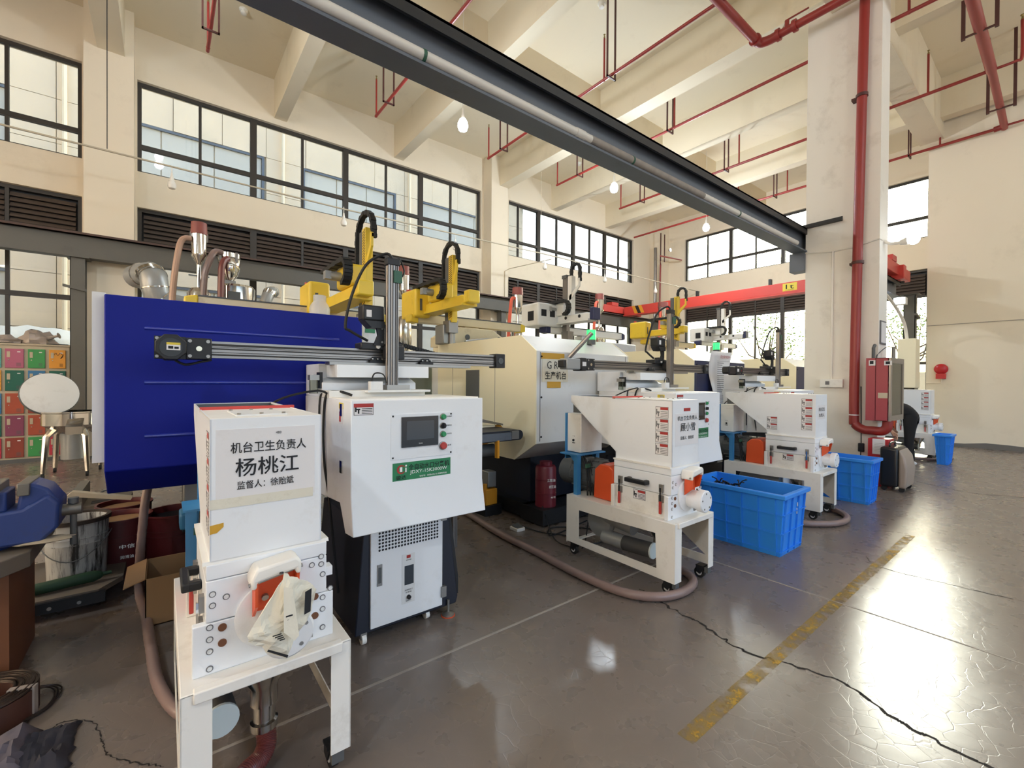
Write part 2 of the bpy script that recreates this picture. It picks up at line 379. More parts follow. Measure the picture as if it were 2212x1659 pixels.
# ================================================================== ROOM
CE = 7.83
fl = structure(MB().box(-9.4, -7.2, -0.12, 16.5, 11.1, 0.0).build('floor', 'floor'), 'polished brown grey concrete floor with a yellow line and cracks')
MB().box(-4.5, 1.903, 0, 4.4, 1.918, 0.0012).build('joint', 'joint', fl, flat=True)
MB().box(3.25, -3, 0, 3.262, 1.9, 0.0012).build('joint', 'joint', fl, flat=True)
MB().box(1.55, 0.87, 0, 5.2, 0.935, 0.0012).build('yellow_line', 'yline', fl, flat=True)
def crack(pts, w):
    P = smooth_path([(x, y, 0.001) for x, y in pts], 10); m = MB(); rr = random.Random(len(pts)*7+int(w*1e4))
    L = []
    for i, p in enumerate(P):
        j = V(rr.uniform(-1, 1), rr.uniform(-1, 1), 0)*w*1.6
        L.append(p+j)
    for i in range(len(L)-1):
        d = (L[i+1]-L[i]); nn = V(-d.y, d.x, 0).normalized()*w*(0.3+0.7*rr.random())
        m.add([L[i]-nn, L[i]+nn, L[i+1]+nn, L[i+1]-nn], [(0, 1, 2, 3)])
    return m.build('floor_crack', 'crack', fl, flat=True)
crack([(2.44, 1.75), (2.38, 1.51), (2.35, 1.26), (2.30, 1.04), (2.36, .81), (2.40, .62), (2.31, .42), (2.29, .22), (2.27, .0), (2.2, -.5)], 0.009)
crack([(4.3, 1.0), (4.13, .88), (4.15, .52), (4.19, .19), (4.3, -.5)], 0.005)
crack([(8.13, 1.35), (7.84, .79), (8.03, .38), (8.2, -.6)], 0.007)
crack([(-.34, 2.42), (-.30, 2.44), (-.22, 2.37), (-.19, 2.26), (-.17, 2.18), (-.15, 2.12), (-.08, 2.03), (0.0, 1.95)], 0.003)

def wall_band(m, runs, bands, f):
    for a0, a1 in runs:
        for z0, z1 in bands: f(m, a0, a1, z0, z1)
WY = 10.8
bays = [(-8.9, -1.13), (-0.39, 7.29), (8.3, 14.5)]
UP = (5.19, 6.88); LO = (0.9, 4.53)
m = MB(); g = lambda m, a0, a1, z0, z1: m.box(a0, WY, z0, a1, WY+0.3, z1)
edges = [-9.4]+[e for b in bays for e in b]+[16.5]
for i in range(0, len(edges), 2): g(m, edges[i], edges[i+1], 0, CE)
wall_band(m, bays, [(0, LO[0]), (LO[1], UP[0]), (UP[1], CE)], g)
structure(m.build('wall_left', 'wall'), 'cream painted window wall behind the machines')
c1 = structure(MB().box(-1.07, 10.4, 0, -0.42, WY, CE).build('wall_column', 'wall'), 'cream wall pier beside the lockers')
c2 = structure(MB().box(7.37, 10.4, 0, 7.96, WY, CE).build('wall_column', 'wall'), 'cream wall pier between the two long windows')
c3 = structure(MB().box(15.55, 10.35, 0, 16.2, WY, CE).build('wall_column', 'wall'), 'cream pier in the room corner')

FX = 16.2; fo = (2.5, 9.64); FUP = (5.3, 6.95); FLO = (0.9, 4.45)
m = MB(); g = lambda m, a0, a1, z0, z1: m.box(FX, a0, z0, FX+0.3, a1, z1)
g(m, 2.0, fo[0], 0, CE); g(m, fo[1], 11.1, 0, CE)
wall_band(m, [fo], [(0, FLO[0]), (FLO[1], FUP[0]), (FUP[1], CE)], g)
structure(m.build('wall_far', 'wall'), 'cream end wall with bright windows')
structure(MB().box(13.4, -7.2, 0, 16.5, 2.1, CE).build('wall_right', 'wall'), 'plain cream wall block with an alarm bell')
sk = [(-7.2, 0)]+[(-7.2+i*0.31, 0.10+0.025*sin(i*1.7)+0.02*sin(i*0.6)) for i in range(30)]+[(2.1, 0.12), (2.1, 0)]
structure(MB().prism(sk, 'x', 13.385, 13.4).build('baseboard_right', 'skirt'), 'worn grey painted skirting')
structure(MB().box(13.39, -7.2, 2.62, 13.4, 2.1, 2.632).build('trim_1', 'joint'))
m = MB()
for x0, x1 in ((-9.4, -1.0), (9.4, 13.4)): m.box(x0, -7.2, 0, x1, -6.95, CE)
m.box(-1.0, -7.2, 5.0, 9.4, -6.95, CE)
structure(m.build('wall_rear', 'wall'))
m = MB(); m.box(-9.4, -6.95, 0, -9.15, WY, .9); m.box(-9.4, -6.95, 6.2, -9.15, WY, CE)  # unseen wall, its openings sized to let side light in
for a, b in ((-6.95, -2.4), (3.6, 4.2), (10.0, WY)): m.box(-9.4, a, .9, -9.15, b, 6.2)
structure(m.build('wall_west', 'wall'), 'unseen cream side wall with tall openings cut to let light in')
ce = structure(MB().box(-9.4, -7.2, CE, 16.5, 11.1, CE+0.2).build('ceiling', 'ceil'), 'cream ceiling slab with cross beams')
for xc, w in ((-6.3, .25), (-3.6, .25), (-0.72, .36), (2.0, .25), (4.73, .25), (7.83, .33), (10.2, .26), (12.92, .28)):
    MB().box(xc-w/2, 2.25, 7.0, xc+w/2, WY, CE).build('beam', 'ceil', ce)
for xc, w in ((-4.5, .24), (-0.7, .24), (1.9, .24), (5.6, .24), (9.3, .24), (13.1, .24)):
    MB().box(xc-w/2, -6.95, 7.0, xc+w/2, 1.86, CE).build('beam', 'ceil', ce)
MB().box(-9.15, 6.64, 7.0, 16.2, 6.94, CE).build('beam', 'ceil', ce)
MB().box(-9.15, 1.86, 6.68, 13.4, 2.25, CE).build('beam', 'ceil', ce)
structure(MB().box(7.6, 1.67, 0, 8.0, 2.55, 6.9).build('column', 'column'), 'freestanding off-white concrete column with red riser')

# ------------------------------------------------------------------ windows
def window(n, P, a0, a1, z0, z1, thick, thin, trans, label, louver=None):
    """P(a, z, d) -> world; d is depth into the wall"""
    def bx(m, a, z, b, y, d0, d1): p, q = P(a, z, d0), P(b, y, d1); m.box(p[0], p[1], p[2], q[0], q[1], q[2])
    w = 0.06; m = MB()
    for q in ((a0, z0, a0+w, z1), (a1-w, z0, a1, z1), (a0+w, z0, a1-w, z0+w*0.7), (a0+w, z1-w, a1-w, z1)): bx(m, *q, 0.08, 0.15)
    root = structure(m.build('window_%d' % n, 'wframe'), label)
    tops = z1-w
    if louver:
        lz = louver; mm = MB(); bx(mm, a0+w, lz-0.03, a1-w, lz+0.03, 0.08, 0.15); mm.build('transom', 'wframe', root); tops = lz-0.03
    for a in thick: mm = MB(); bx(mm, a-0.06, z0, a+0.06, z1, 0.07, 0.16); mm.build('mullion', 'wframe', root)
    for a in thin: mm = MB(); bx(mm, a-0.024, z0, a+0.024, z1, 0.085, 0.145); mm.build('mullion', 'wframe', root)
    if trans:
        mm = MB(); bx(mm, a0+w, trans-0.04, a1-w, trans+0.04, 0.075, 0.155); mm.build('transom', 'wframe', root)
    xs = sorted([a0+w]+list(thick)+list(thin)+[a1-w])
    for i in range(len(xs)-1):
        rows = [(z0+0.03, trans), (trans, tops)] if trans else [(z0+0.03, tops)]
        for r0, r1 in rows:
            mm = MB(); bx(mm, xs[i], r0, xs[i+1], r1, 0.112, 0.118); mm.build('pane', 'glass', root)
        if louver:
            proto = None; k = 0; z = louver+0.06
            while z < z1-w-0.02:
                if proto is None:
                    sl = MB(); q = [P(xs[i]+0.03, z-0.035, 0.08), P(xs[i+1]-0.03, z-0.035, 0.08), P(xs[i+1]-0.03, z-0.025, 0.07), P(xs[i]+0.03, z-0.025, 0.07),
                                    P(xs[i]+0.03, z+0.035, 0.14), P(xs[i+1]-0.03, z+0.035, 0.14), P(xs[i+1]-0.03, z+0.045, 0.13), P(xs[i]+0.03, z+0.045, 0.13)]
                    sl.add(q, [(0, 1, 2, 3), (7, 6, 5, 4), (0, 4, 5, 1), (1, 5, 6, 2), (2, 6, 7, 3), (3, 7, 4, 0)])
                    proto = sl.build('slat', 'louver', root, flat=True)
                else: clone(proto, (0, 0, 0.085*k), root)
                k += 1; z += 0.085
    if louver:
        mm = MB(); bx(mm, a0, louver, a1, z1, 0.2, 0.21); mm.build('backing', 'black', root)
    return root
PL = lambda a, z, d: (a, WY+d, z)
PF = lambda a, z, d: (FX+d, a, z)
TK = {0: [-6.9, -4.95, -3.0], 1: [1.5, 3.43, 5.4], 2: [9.6, 11.22, 12.88]}
TN = {0: [-7.9, -5.9, -4.0, -2.03], 1: [0.57, 2.47, 4.44, 6.32], 2: [8.75, 10.42, 12.06, 13.69]}
nm = ['long window above the lockers', 'long window with black mullions over the navy machine', 'long bright window past the wall pier']
for i, (a0, a1) in enumerate(bays):
    window(i*2+1, PL, a0, a1, UP[0], UP[1], TK[i], TN[i], 5.69, 'upper '+nm[i])
    window(i*2+2, PL, a0, a1, LO[0], LO[1], TK[i], TN[i], 2.75, 'lower windows under brown louvres, '+nm[i].split(' ', 1)[1], louver=3.9)
fk, fn = [7.87, 6.13, 4.39], [8.75, 7.0, 5.26, 3.5]
window(7, PF, fo[0], fo[1], FUP[0], FUP[1], fk, fn, 5.86, 'upper window of the end wall, glaring white')
window(8, PF, fo[0], fo[1], FLO[0], FLO[1], fk, fn, 1.9, 'lower window of the end wall under louvres', louver=3.72)

# ------------------------------------------------------------------ outside
gr = structure(MB().box(-60, -60, -0.3, 90, 90, -0.15).build('ground', 'ground'))
bd = thing('factory_building', 'cream stone clad factory block across the yard, seen through the long windows', 'building', (3.5, 19, -0.15))
MB().box(-12, 18.62, -0.15, 15.2, 26, 15).build('wall', 'facade', bd)
BANDS = [(6.9, 9.5), (1.2, 4.4)]; SEG = [(-11.5, -8.2), (-7.4, -3.4), (-1.6, 2.9), (4.2, 8.0), (9.2, 13.6)]
protos = {}
zr = [-0.15, 1.2, 2.8, 4.4, 5.65, 6.9, 8.2, 9.5, 10.9, 12.3, 13.7, 15.0]
xr = [-12.0]
while xr[-1] < 15.2: xr.append(min(15.2, round(xr[-1]+1.36, 2)))
for iz in range(len(zr)-1):
    inb = any(b0 <= zr[iz] < b1-0.01 for b0, b1 in BANDS)
    for ix in range(len(xr)-1):
        x0, x1 = xr[ix], xr[ix+1]
        spans = [(x0, x1)]
        if inb:
            for s0, s1 in SEG:
                ns = []
                for a, b in spans:
                    if s1 <= a or s0 >= b: ns.append((a, b)); continue
                    if a < s0: ns.append((a, s0))
                    if b > s1: ns.append((s1, b))
                spans = ns
        for a, b in spans:
            if b-a < 0.08: continue
            MB().box(a+0.008, 18.5+0.012*((ix*7+iz*3) % 3), zr[iz]+0.008, b-0.008, 18.62, zr[iz+1]-0.008).build('stone_panel', 'facade', bd, flat=True)
for b0, b1 in BANDS:
    for s0, s1 in SEG:
        f = MB().ring([(s0, b0), (s1, b0), (s1, b1), (s0, b1)], [(s0+.08, b0+.08), (s1-.08, b0+.08), (s1-.08, b1-.08), (s0+.08, b1-.08)], 'y', 18.52, 18.62).build('window', 'steel', bd)
        k = 3; w = (s1-s0-.16)/k
        for j in range(k): MB().box(s0+.08+w*j+.02, 18.58, b0+.08, s0+.08+w*(j+1)-.02, 18.61, b1-.08).build('pane', 'fwin', f, flat=True)
for x in (-2.3, 3.5, 8.6): MB().cyl((x, 18.42, 0), (x, 18.42, 15), 0.06, n=8).build('drain_pipe', 'fpipe', bd)
tp = MB(); rr = random.Random(3)
tp.v = []; nx, nz = 16, 8
for j in range(nz+1):
    for i in range(nx+1):
        u, v_ = i/nx, j/nz
        tp.v.append(V(-5.2+4.4*u, 17.6+0.5*v_+rr.uniform(-.07, .07), -0.15+2.6*v_*(0.8+0.3*sin(u*3.1)+0.05*rr.random())))
for j in range(nz):
    for i in range(nx):
        a = j*(nx+1)+i; tp.f.append((a, a+1, a+nx+2, a+nx+1))
o = tp.build('tarpaulin', 'tarp'); md = o.modifiers.new('solid', 'SOLIDIFY'); md.thickness = 0.02
tag(o, 'crumpled white tarpaulin over goods outside the window above the lockers', 'tarpaulin')

def tree(x, y, h, lab, leafm, seed):
    t = thing('leafy_tree', lab, 'tree', (x, y, -0.15)); rr = random.Random(seed)
    m = MB(); m.tube([(x, y, -0.15), (x+.1, y, h*.35), (x, y+.1, h*.55)], [.12, .09, .05], 8); tips = []
    for i in range(9):
        a = rr.uniform(0, 6.28); l = rr.uniform(.6, 1.5); z = h*rr.uniform(.35, .55)
        q = V(x+cos(a)*l, y+sin(a)*l, z+rr.uniform(.5, h*.4)); tips.append(q); m.tube([(x, y, z), (x+cos(a)*l*.5, y+sin(a)*l*.5, z+.35), q], [.045, .03, .015], 6)
    m.build('trunk', 'bark', t)
    lf = MB()
    for i in range(900):
        c = rr.choice(tips)+V(rr.gauss(0, .45), rr.gauss(0, .45), rr.gauss(0, .4)); s = rr.uniform(.05, .10)
        a = V(rr.gauss(0, 1), rr.gauss(0, 1), rr.gauss(0, 1)).normalized()*s; b = a.orthogonal().normalized()*s*.6
        lf.add([c-a, c+b, c+a, c-b], [(0, 1, 2, 3)])
    f = lf.build('foliage', leafm, t, flat=True); f['kind'] = 'stuff'
for i, (x, y, h, lm, lab) in enumerate([(24, 9.8, 5.2, 'leaf', 'green tree outside the end wall near the room corner'), (27, 4.6, 5.6, 'leaf', 'green tree outside the end wall behind the red crane beam'),
                                   (24.5, 16.5, 5.0, 'leafy', 'yellowing tree outside past the room corner'), (27, -1.5, 5.4, 'leaf', 'green tree outside beyond the freestanding column')]):
    tree(x, y, h, lab, lm, i+5)
wb = thing('factory_building', 'unseen plain cream block added west of the hall to bounce sunlight in', 'building', (-19, 2, -.15))  # unseen block added to bounce warm sunlight through the west openings
MB().box(-24, -14, -.15, -18, 17, 15).build('wall', 'facade', wb)
MB().box(-24.2, -14.2, 15, -17.9, 17.2, 15.3).build('parapet', 'facade', wb)
bw = structure(MB().box(30, -12, -0.15, 30.4, 24, 1.9).build('wall_yard', 'facade'))
# ================================================================== STEELWORK
def ibeam(name, x0, x1, yc, zb, zt, w, mt, label, railm):
    t = thing(name, label, 'beam', (x0, yc, zb))
    tf = 0.02; m = MB()
    m.box(x0, yc-w/2, zb, x1, yc+w/2, zb+tf); m.box(x0, yc-w/2, zt-tf, x1, yc+w/2, zt); m.box(x0, yc-0.006, zb+tf, x1, yc+0.006, zt-tf)
    m.build('girder', mt, t)
    MB().box(x0, yc-0.02, zt, x1, yc+0.02, zt+0.035).build('rail', railm, t)
    return t
rb = ibeam('crane_runway_beam', -6.0, 13.3, 2.62, 3.31, 3.66, .18, 'steel', 'dark grey steel runway beam running overhead to the freestanding column', 'black')
MB().box(-6.0, 2.53, 3.57, 13.3, 2.55, 3.66).build('top_band', 'black', rb)  # plain black band along the top flange edge
for i in range(14):
    x = -5.2+1.4*i
    MB().box(x, 2.545, 3.33, x+0.008, 2.614, 3.64).build('stiffener', 'steel', rb) if i in (0, 12) else None
t = thing('conduit_pipe', 'long white plastic conduit lying along the overhead runway beam', 'pipe', (-6, 2.56, 3.35))
pts = [(-6+0.6*i, 2.533, 3.366) for i in range(23)]
MB().tube(pts, 0.034, 12).build('tube', 'conduit', t)
MB().tube([(x, 2.580+0.004*sin(x*2), 3.352) for x in [0.3*i-6 for i in range(46)]], 0.012, 8).build('tube', 'conduit', t)
for x in (-1.2, 1.26, 3.35, 5.4): MB().pipe((x, 2.533, 3.366), (x+0.02, 2.533, 3.366), 0.038, 0.033).build('tie', 'greenplug', t)
MB().cyl((2.62, 2.533, 3.366), (2.72, 2.533, 3.366), 0.038, n=14).build('coupling', 'conduit', t)
MB().tube([(2.8, 2.533, 3.366), (4.6, 2.533, 3.366)], 0.0355, 12).build('dirty_sleeve', 'dustpipe', t)

lb = ibeam('crane_runway_beam', -8.8, 15.5, 10.2, 3.33, 3.72, .2, 'steelw', 'olive grey steel runway beam running along the window wall', 'rust')
MB().box(-8.8, 10.08, 3.70, 15.5, 10.32, 3.725).build('top_plate', 'rust', lb)
def hcol(x, y, zt, label, mt='steelw'):
    t = thing('steel_column', label, 'column', (x, y, 0)); m = MB()
    m.box(x-.09, y-.1, 0, x+.09, y-.088, zt); m.box(x-.09, y+.088, 0, x+.09, y+.1, zt); m.box(x-.005, y-.088, 0, x+.005, y+.088, zt)
    m.box(x-.09, y-.1, 0, x-.082, y+.1, zt)
    m.build('shaft', mt, t); MB().box(x-.14, y-.16, zt-.02, x+.14, y+.16, zt-.0).build('head_plate', mt, t)
    MB().prism([(x-.17, 2.86), (x+.11, 2.80), (x+.11, 2.76), (x-.17, 2.82)], 'y', y-.15, y-.1).build('bracket', mt, t)
    MB().box(x-.16, y-.16, 0, x+.16, y+.16, .02).build('base_plate', mt, t)
    return t
hcol(-1.11, 10.2, 3.33, 'olive grey steel post beside the coloured lockers')
hcol(7.6, 10.2, 3.33, 'olive grey steel post before the wall pier, behind the machines')
hcol(12.95, 2.3, 3.30, 'grey steel post beside the plain wall block', 'steelw')
br = thing('corbel_bracket', 'dark steel angle fixed on the freestanding column at beam height', 'bracket', (7.6, 2.35, 3.68))
MB().box(7.53, 2.09, 3.655, 7.6, 2.60, 3.67).box(7.59, 2.09, 3.655, 7.6, 2.60, 3.72).build('angle', 'black', br)
MB().box(7.55, 2.55, 3.03, 7.75, 2.75, 3.31).build('seat_block', 'steel', br)

# bridge crane
cr = thing('bridge_crane', 'red overhead travelling crane with a 1t sign spanning between the runway beams', 'crane', (13.0, 6.2, 3.7))
XC = 13.0
MB().box(XC-.11, 2.4, 3.70, XC+.11, 10.0, 3.98).build('girder', 'craneRed', cr, bevel=.012)
MB().box(XC-.15, 2.4, 3.66, XC+.15, 10.0, 3.70).build('lower_flange', 'craneRed', cr)
for y in (2.62, 10.2):
    et = MB().box(XC-1.1, y-.13, 3.76, XC+1.0, y+.13, 4.0).build('end_truck', 'craneRed', cr, bevel=.01)
    for dx in (-.85, .75): MB().cyl((XC+dx, y-.06, 3.78), (XC+dx, y+.06, 3.78), .085, n=16).build('wheel', 'black', et)
    for dx in (-1.14, 1.0): MB().cyl((XC+dx, y, 3.88), (XC+dx+.06, y, 3.88), .05, n=12).build('buffer', 'rubber', et)
    MB().box(XC-.7, y-.14, 4.0, XC-.35, y+.1, 4.12).build('drive_box', 'craneRed', et)
for i, mm in enumerate(('amber', 'black', 'amber')):
    y = 9.15+.13*(2-i)
    MB().prism([(y, 3.705), (y+.13, 3.705), (y+.26, 3.975), (y+.13, 3.975)], 'x', XC-.113, XC-.11).build('hazard_stripe', mm, cr)
fr = SIDE(XC-.11, 4.85, 3.75)
MB().fbox(fr, 0, 0, .34, .20, 0, .004).build('capacity_plate', 'stickyellow', cr)
lettering(fr, [('1t', .17, .11, .19, .12), ('LOADING', .17, .025, .2, .018)], 'ink', cr, off=.006)
for y in (5.2, 7.3): MB().box(XC-.05, y-.03, 3.98, XC+.05, y+.03, 4.15).build('limit_block', 'black', cr)

# ================================================================== SPRINKLER PIPES
PZ = 6.5
def hanger(x, y, zt, w=.2, along='x', parent=None):
    m = MB()
    a, b = ((x-w/2, y), (x+w/2, y)) if along == 'x' else ((x, y-w/2), (x, y+w/2))
    q = .012 if w < .25 else .022; m.box(a[0]-q, a[1]-q, PZ-.08 if w > .25 else PZ-.06, a[0]+q, a[1]+q, zt); m.box(b[0]-q, b[1]-q, PZ-.08 if w > .25 else PZ-.06, b[0]+q, b[1]+q, zt)
    m.box(min(a[0], b[0])-.012, min(a[1], b[1])-.012, PZ-.06, max(a[0], b[0])+.012, max(a[1], b[1])+.012, PZ-.036)
    return m.build('hanger', 'brownsteel', parent)
def sprinkler(x, y0, y1, r, risers, hangers, label):
    t = thing('sprinkler_pipe', label, 'pipe', (x, (y0+y1)/2, PZ), 'red sprinkler branch pipes under the ceiling')
    MB().tube([(x, y0, PZ), (x, y1, PZ)], r, 10).build('branch', 'redpipe', t)
    for y in risers:
        z = 7.2
        MB().cyl((x, y, PZ), (x, y, z), .017, n=8).build('riser', 'redpipe', t)
        MB().lathe([(.016, 0), (.016, .03), (.007, .04), (.007, .06), (.02, .064), (.02, .068)], (x, y, z), 8).build('sprinkler_head', 'brass', t)
        MB().sph((x, y, PZ), .03, 8).build('tee', 'redpipe', t)
    for y in hangers: hanger(x, y, 7.83, .2, 'x', t)
    return t
sprinkler(.54, -2, 8.5, .026, [8.4, 4.0], [7.9], 'red sprinkler branch pipe above the navy machine')
sprinkler(3.26, -2, 8.53, .026, [8.5, 4.9], [7.9, 4.7], 'red sprinkler branch pipe crossing before the black mullioned window')
sprinkler(5.92, .92, 8.51, .026, [8.48, 5.05, 1.2], [7.9, 4.9], 'red sprinkler branch pipe with a bend valve, next before the column')
sprinkler(8.14, -2, 8.53, .026, [8.5, 5.1, 1.5], [7.7, 5.2], 'red sprinkler branch pipe running just behind the freestanding column')
sprinkler(10.7, .92, 8.5, .028, [8.45, 5.0, 1.7], [7.7, 5.3, 2.3], 'red sprinkler branch pipe running over the grey machines to the wall block')
sprinkler(13.25, .97, 9.86, .03, [6.2, 4.9, 1.9], [5.2, 2.4], 'red sprinkler branch pipe nearest the end wall')
mp = thing('sprinkler_main', 'thick red sprinkler main with an elbow and lever valve beside the column top', 'pipe', (6.5, 3.05, PZ))
MB().tube([(-3, 3.05, PZ), (7.02, 3.05, PZ)], .062, 14).build('run', 'redpipe', mp)
MB().tube(smooth_path([(7.0, 3.05, PZ), (7.12, 3.03, PZ), (7.17, 2.92, PZ), (7.17, 2.8, PZ)], 6), .066, 14).build('elbow', 'redpipe', mp)
MB().tube([(7.17, 2.8, PZ), (7.19, 1.2, PZ), (7.19, -2, PZ)], .056, 14).build('run', 'redpipe', mp)
for p, q in (((6.98, 3.05, PZ), (7.02, 3.05, PZ)), ((7.17, 2.82, PZ), (7.17, 2.77, PZ)), ((7.17, 2.6, PZ), (7.17, 2.55, PZ))):
    MB().cyl(p, q, .085, n=14).build('coupling', 'redpipe', mp)
vv = MB().cyl((7.17, 2.68, PZ), (7.17, 2.68, PZ+.14), .03, n=10).build('valve', 'redpipe', mp)
MB().box(7.16, 2.40, PZ+.14, 7.18, 2.70, PZ+.155).build('lever', 'redpipe', vv)
MB().tube([(7.17, 2.75, PZ+.05), (7.2, 2.72, PZ+.12), (7.17, 2.66, PZ+.14)], .012, 6).build('gauge', 'chrome', vv)
mq = thing('sprinkler_main', 'thick red sprinkler main running to the wall block beside the column', 'pipe', (10, .93, PZ))
MB().tube([(3, .92, PZ), (10.7, .93, PZ)], .068, 14).build('run', 'redpipe', mq)
MB().tube(smooth_path([(10.7, .93, PZ), (13.1, .96, PZ), (13.22, .99, PZ), (13.25, 1.1, PZ)], 6), .055, 14).build('run', 'redpipe', mq)
for x in (9.3, 12.2): hanger(x, .93, 7.83, .34, 'y', mq)
for x in (10.7, 13.2):
    MB().tube(smooth_path([(x, .95, PZ), (x, .66, PZ), (x, .60, PZ+.05), (x, .60, PZ+.62)], 6), .022, 8).build('riser', 'redpipe', mq)
    MB().lathe([(.02, 0), (.012, .05), (.026, .07), (.026, .08)], (x, .60, PZ+.62), 8).build('sprinkler_head', 'brass', mq)
# riser on the column
rs = thing('fire_riser', 'thick red fire riser pipe running down the freestanding column', 'pipe', (7.5, 1.88, .7))
MB().tube(smooth_path([(7.5, 1.84, 6.6), (7.5, 1.86, 5.2), (7.5, 1.90, 2.0), (7.5, 1.905, .92), (7.5, 1.89, .78), (7.5, 1.80, .715), (7.5, 1.70, .71), (7.5, 1.60, .71), (7.5, 1.55, .76), (7.5, 1.54, .86)], 8), .058, 16).build('tube', 'redpipe', rs)
for z in (5.25, 2.98): MB().pipe((7.5, 1.86 if z > 4 else 1.885, z), (7.5, 1.86 if z > 4 else 1.885, z+.04), .07, .058).box(7.5, 1.92, z, 7.6, 1.98, z+.03).build('clamp', 'brownsteel', rs)
MB().pipe((7.5, 1.905, .90), (7.5, 1.905, .915), .061, .057).build('white_ring', 'paper', rs)
# corner fittings
cf = thing('test_pipe', 'thin red test pipe with a gauge in the far room corner', 'pipe', (14.6, 10, 5))
MB().tube([(15.9, 9.6, 6.1), (14.6, 9.7, 6.05), (15.4, 10.2, 5.95), (15.4, 10.28, 0.3)], .03, 8).build('tube', 'redpipe', cf)
for x in (14.9, 15.15): MB().box(x-.015, 9.85, 5.95, x+.015, 9.88, 7.0).build('hanger', 'brownsteel', cf)
MB().cyl((15.3, 9.75, 6.4), (15.3, 9.70, 6.4), .07, n=14).build('gauge', 'chrome', cf)
o = MB().tube([(15.2, 10.3, .2), (15.2, 10.3, 6.6)], .06, 10).build('rain_pipe', 'alu'); tag(o, 'grey vertical downpipe in the far room corner', 'pipe')

# ================================================================== LAMPS AND CABLES
cb = thing('lighting_cable', 'thin conduit strung along the window wall carrying unlit bulbs', 'cable', (7, 9.0, 4.78))
MB().tube([(-9, 9.0, 4.72), (-1.74, 9.0, 4.76), (2.8, 9.0, 4.72), (8.17, 9.0, 4.80), (16.2, 9.0, 4.80)], .014, 6).build('line', 'lockbody', cb)
for x in (-.67, 8.02): MB().cyl((x, 9.0, 4.78), (x, 9.0, 7.0 if x > 1 else 7.83), .006, n=6).build('hanger_wire', 'black' if x < 1 else 'lockbody', cb)
def bulb(x, y, z, lit, drop, label, grp, pw=130):
    t = thing('light_bulb', label, 'bulb', (x, y, z), grp)
    MB().cyl((x, y, z), (x, y, z-drop), .006, n=6).build('cord', 'bulboff', t)
    b = z-drop; s = 1.0 if not lit else 1.5
    MB().lathe([(.012, 0), (.018, -.05*s), (.03, -.10*s), (.04, -.13*s)], (x, y, b), 14).build('socket', 'bulboff', t)
    MB().lathe([(.035*s, -.13*s), (.055*s, -.17*s), (.06*s, -.21*s), (.045*s, -.25*s), (.001, -.27*s)], (x, y, b), 16).build('globe', 'lamp' if lit else 'bulboff', t)
    if lit:
        l = bpy.data.lights.new('bulb_light', 'POINT'); l.energy = pw; l.shadow_soft_size = .09; l.color = (.82, .92, 1.0)
        o = bpy.data.objects.new('bulb_light', l); COL.objects.link(o); o.parent = t; o.location = (0, 0, -drop-.5)
    return t
for i, (x, lab) in enumerate([(.1, 'white bulb hanging from the wall cable above the navy machine, beside a wall pier'), (2.8, 'unlit bulb on the wall cable behind the tall yellow robot mast'), (5.35, 'unlit bulb on the wall cable over the second yellow robot'),
                      (8.17, 'unlit bulb on the wall cable where the hanger wire meets it'), (10.65, 'unlit bulb on the wall cable before the long bright window'), (13.3, 'unlit bulb on the wall cable near the room corner')]):
    bulb(x, 9.0, 4.765, False, .12, lab, None)
for x, y, z, pw, lab in ((4.0, 6.5, 5.98, 110, 'lit bulb glowing under the ceiling above the black mullioned window'), (7.95, 6.47, 5.98, 200, 'lit bulb glowing between red sprinkler branches past the wall pier'), (12.0, 6.5, 5.98, 200, 'lit bulb glowing near the end wall window'), (-.1, 7.4, 7.25, 25, 'lit bulb glowing close to the ceiling at the wall pier')):
    bulb(x, y, CE, True, CE-z, lab, None, pw)
for x, y in ((-3.5, 3.5), (-2.5, -1.0), (3.5, -3), (6.0, -2), (8.0, -4), (11.5, -2.5)):  # unseen bulbs added as fill light for the hall
    bulb(x, y, CE, True, 1.3 if x > 0 else 2.8, 'unseen lit bulb added as fill light in the near part of the hall', 'unseen bulbs added as fill light', 150 if x < 0 else 58)
t = thing('wall_lamp', 'lit bulb on a bracket arm at the column corner', 'lamp', (7.95, 1.6, 3.2))
MB().tube([(7.8, 1.67, 3.3), (7.8, 1.60, 3.25), (7.8, 1.5, 3.24)], .02, 8).build('arm', 'bulboff', t)
MB().lathe([(.03, 0), (.045, .05), (.05, .08)], (7.8, 1.5, 3.24), 12, axis=(0, -1, .1)).build('socket', 'bulboff', t)
MB().sph((7.8, 1.36, 3.25), .065, 14).build('globe', 'lamp', t)
t = thing('wire_run', 'thin white conduit and socket box fixed on the column face', 'conduit', (7.6, 2.2, 1.4))
MB().tube([(7.59, 2.6, 3.30), (7.59, 2.2, 3.24), (7.59, 1.93, 3.25), (7.59, 1.67, 3.30), (7.7, 1.66, 3.30)], .012, 6).build('run', 'bulboff', t)
MB().tube([(7.59, 2.2, 3.24), (7.59, 2.2, 1.40)], .016, 6).build('drop', 'bulboff', t)
MB().box(7.54, 2.05, 1.28, 7.6, 2.33, 1.40).build('socket_box', 'white', t, bevel=.006)
MB().fbox(SIDE(7.54, 2.26, 1.3), 0, .02, .05, .07, 0, .002).build('outlet', 'inkgrey', t)
t = thing('wall_cable', 'thin brown cable dropping down the wall pier between the long windows', 'cable', (7.9, 10.38, 4))
MB().tube([(7.85, 10.385, 2.6), (7.85, 10.385, 4.55), (7.95, 10.3, 4.62), (8.6, 9.2, 4.78)], .012, 6).build('line', 'lockbody', t)
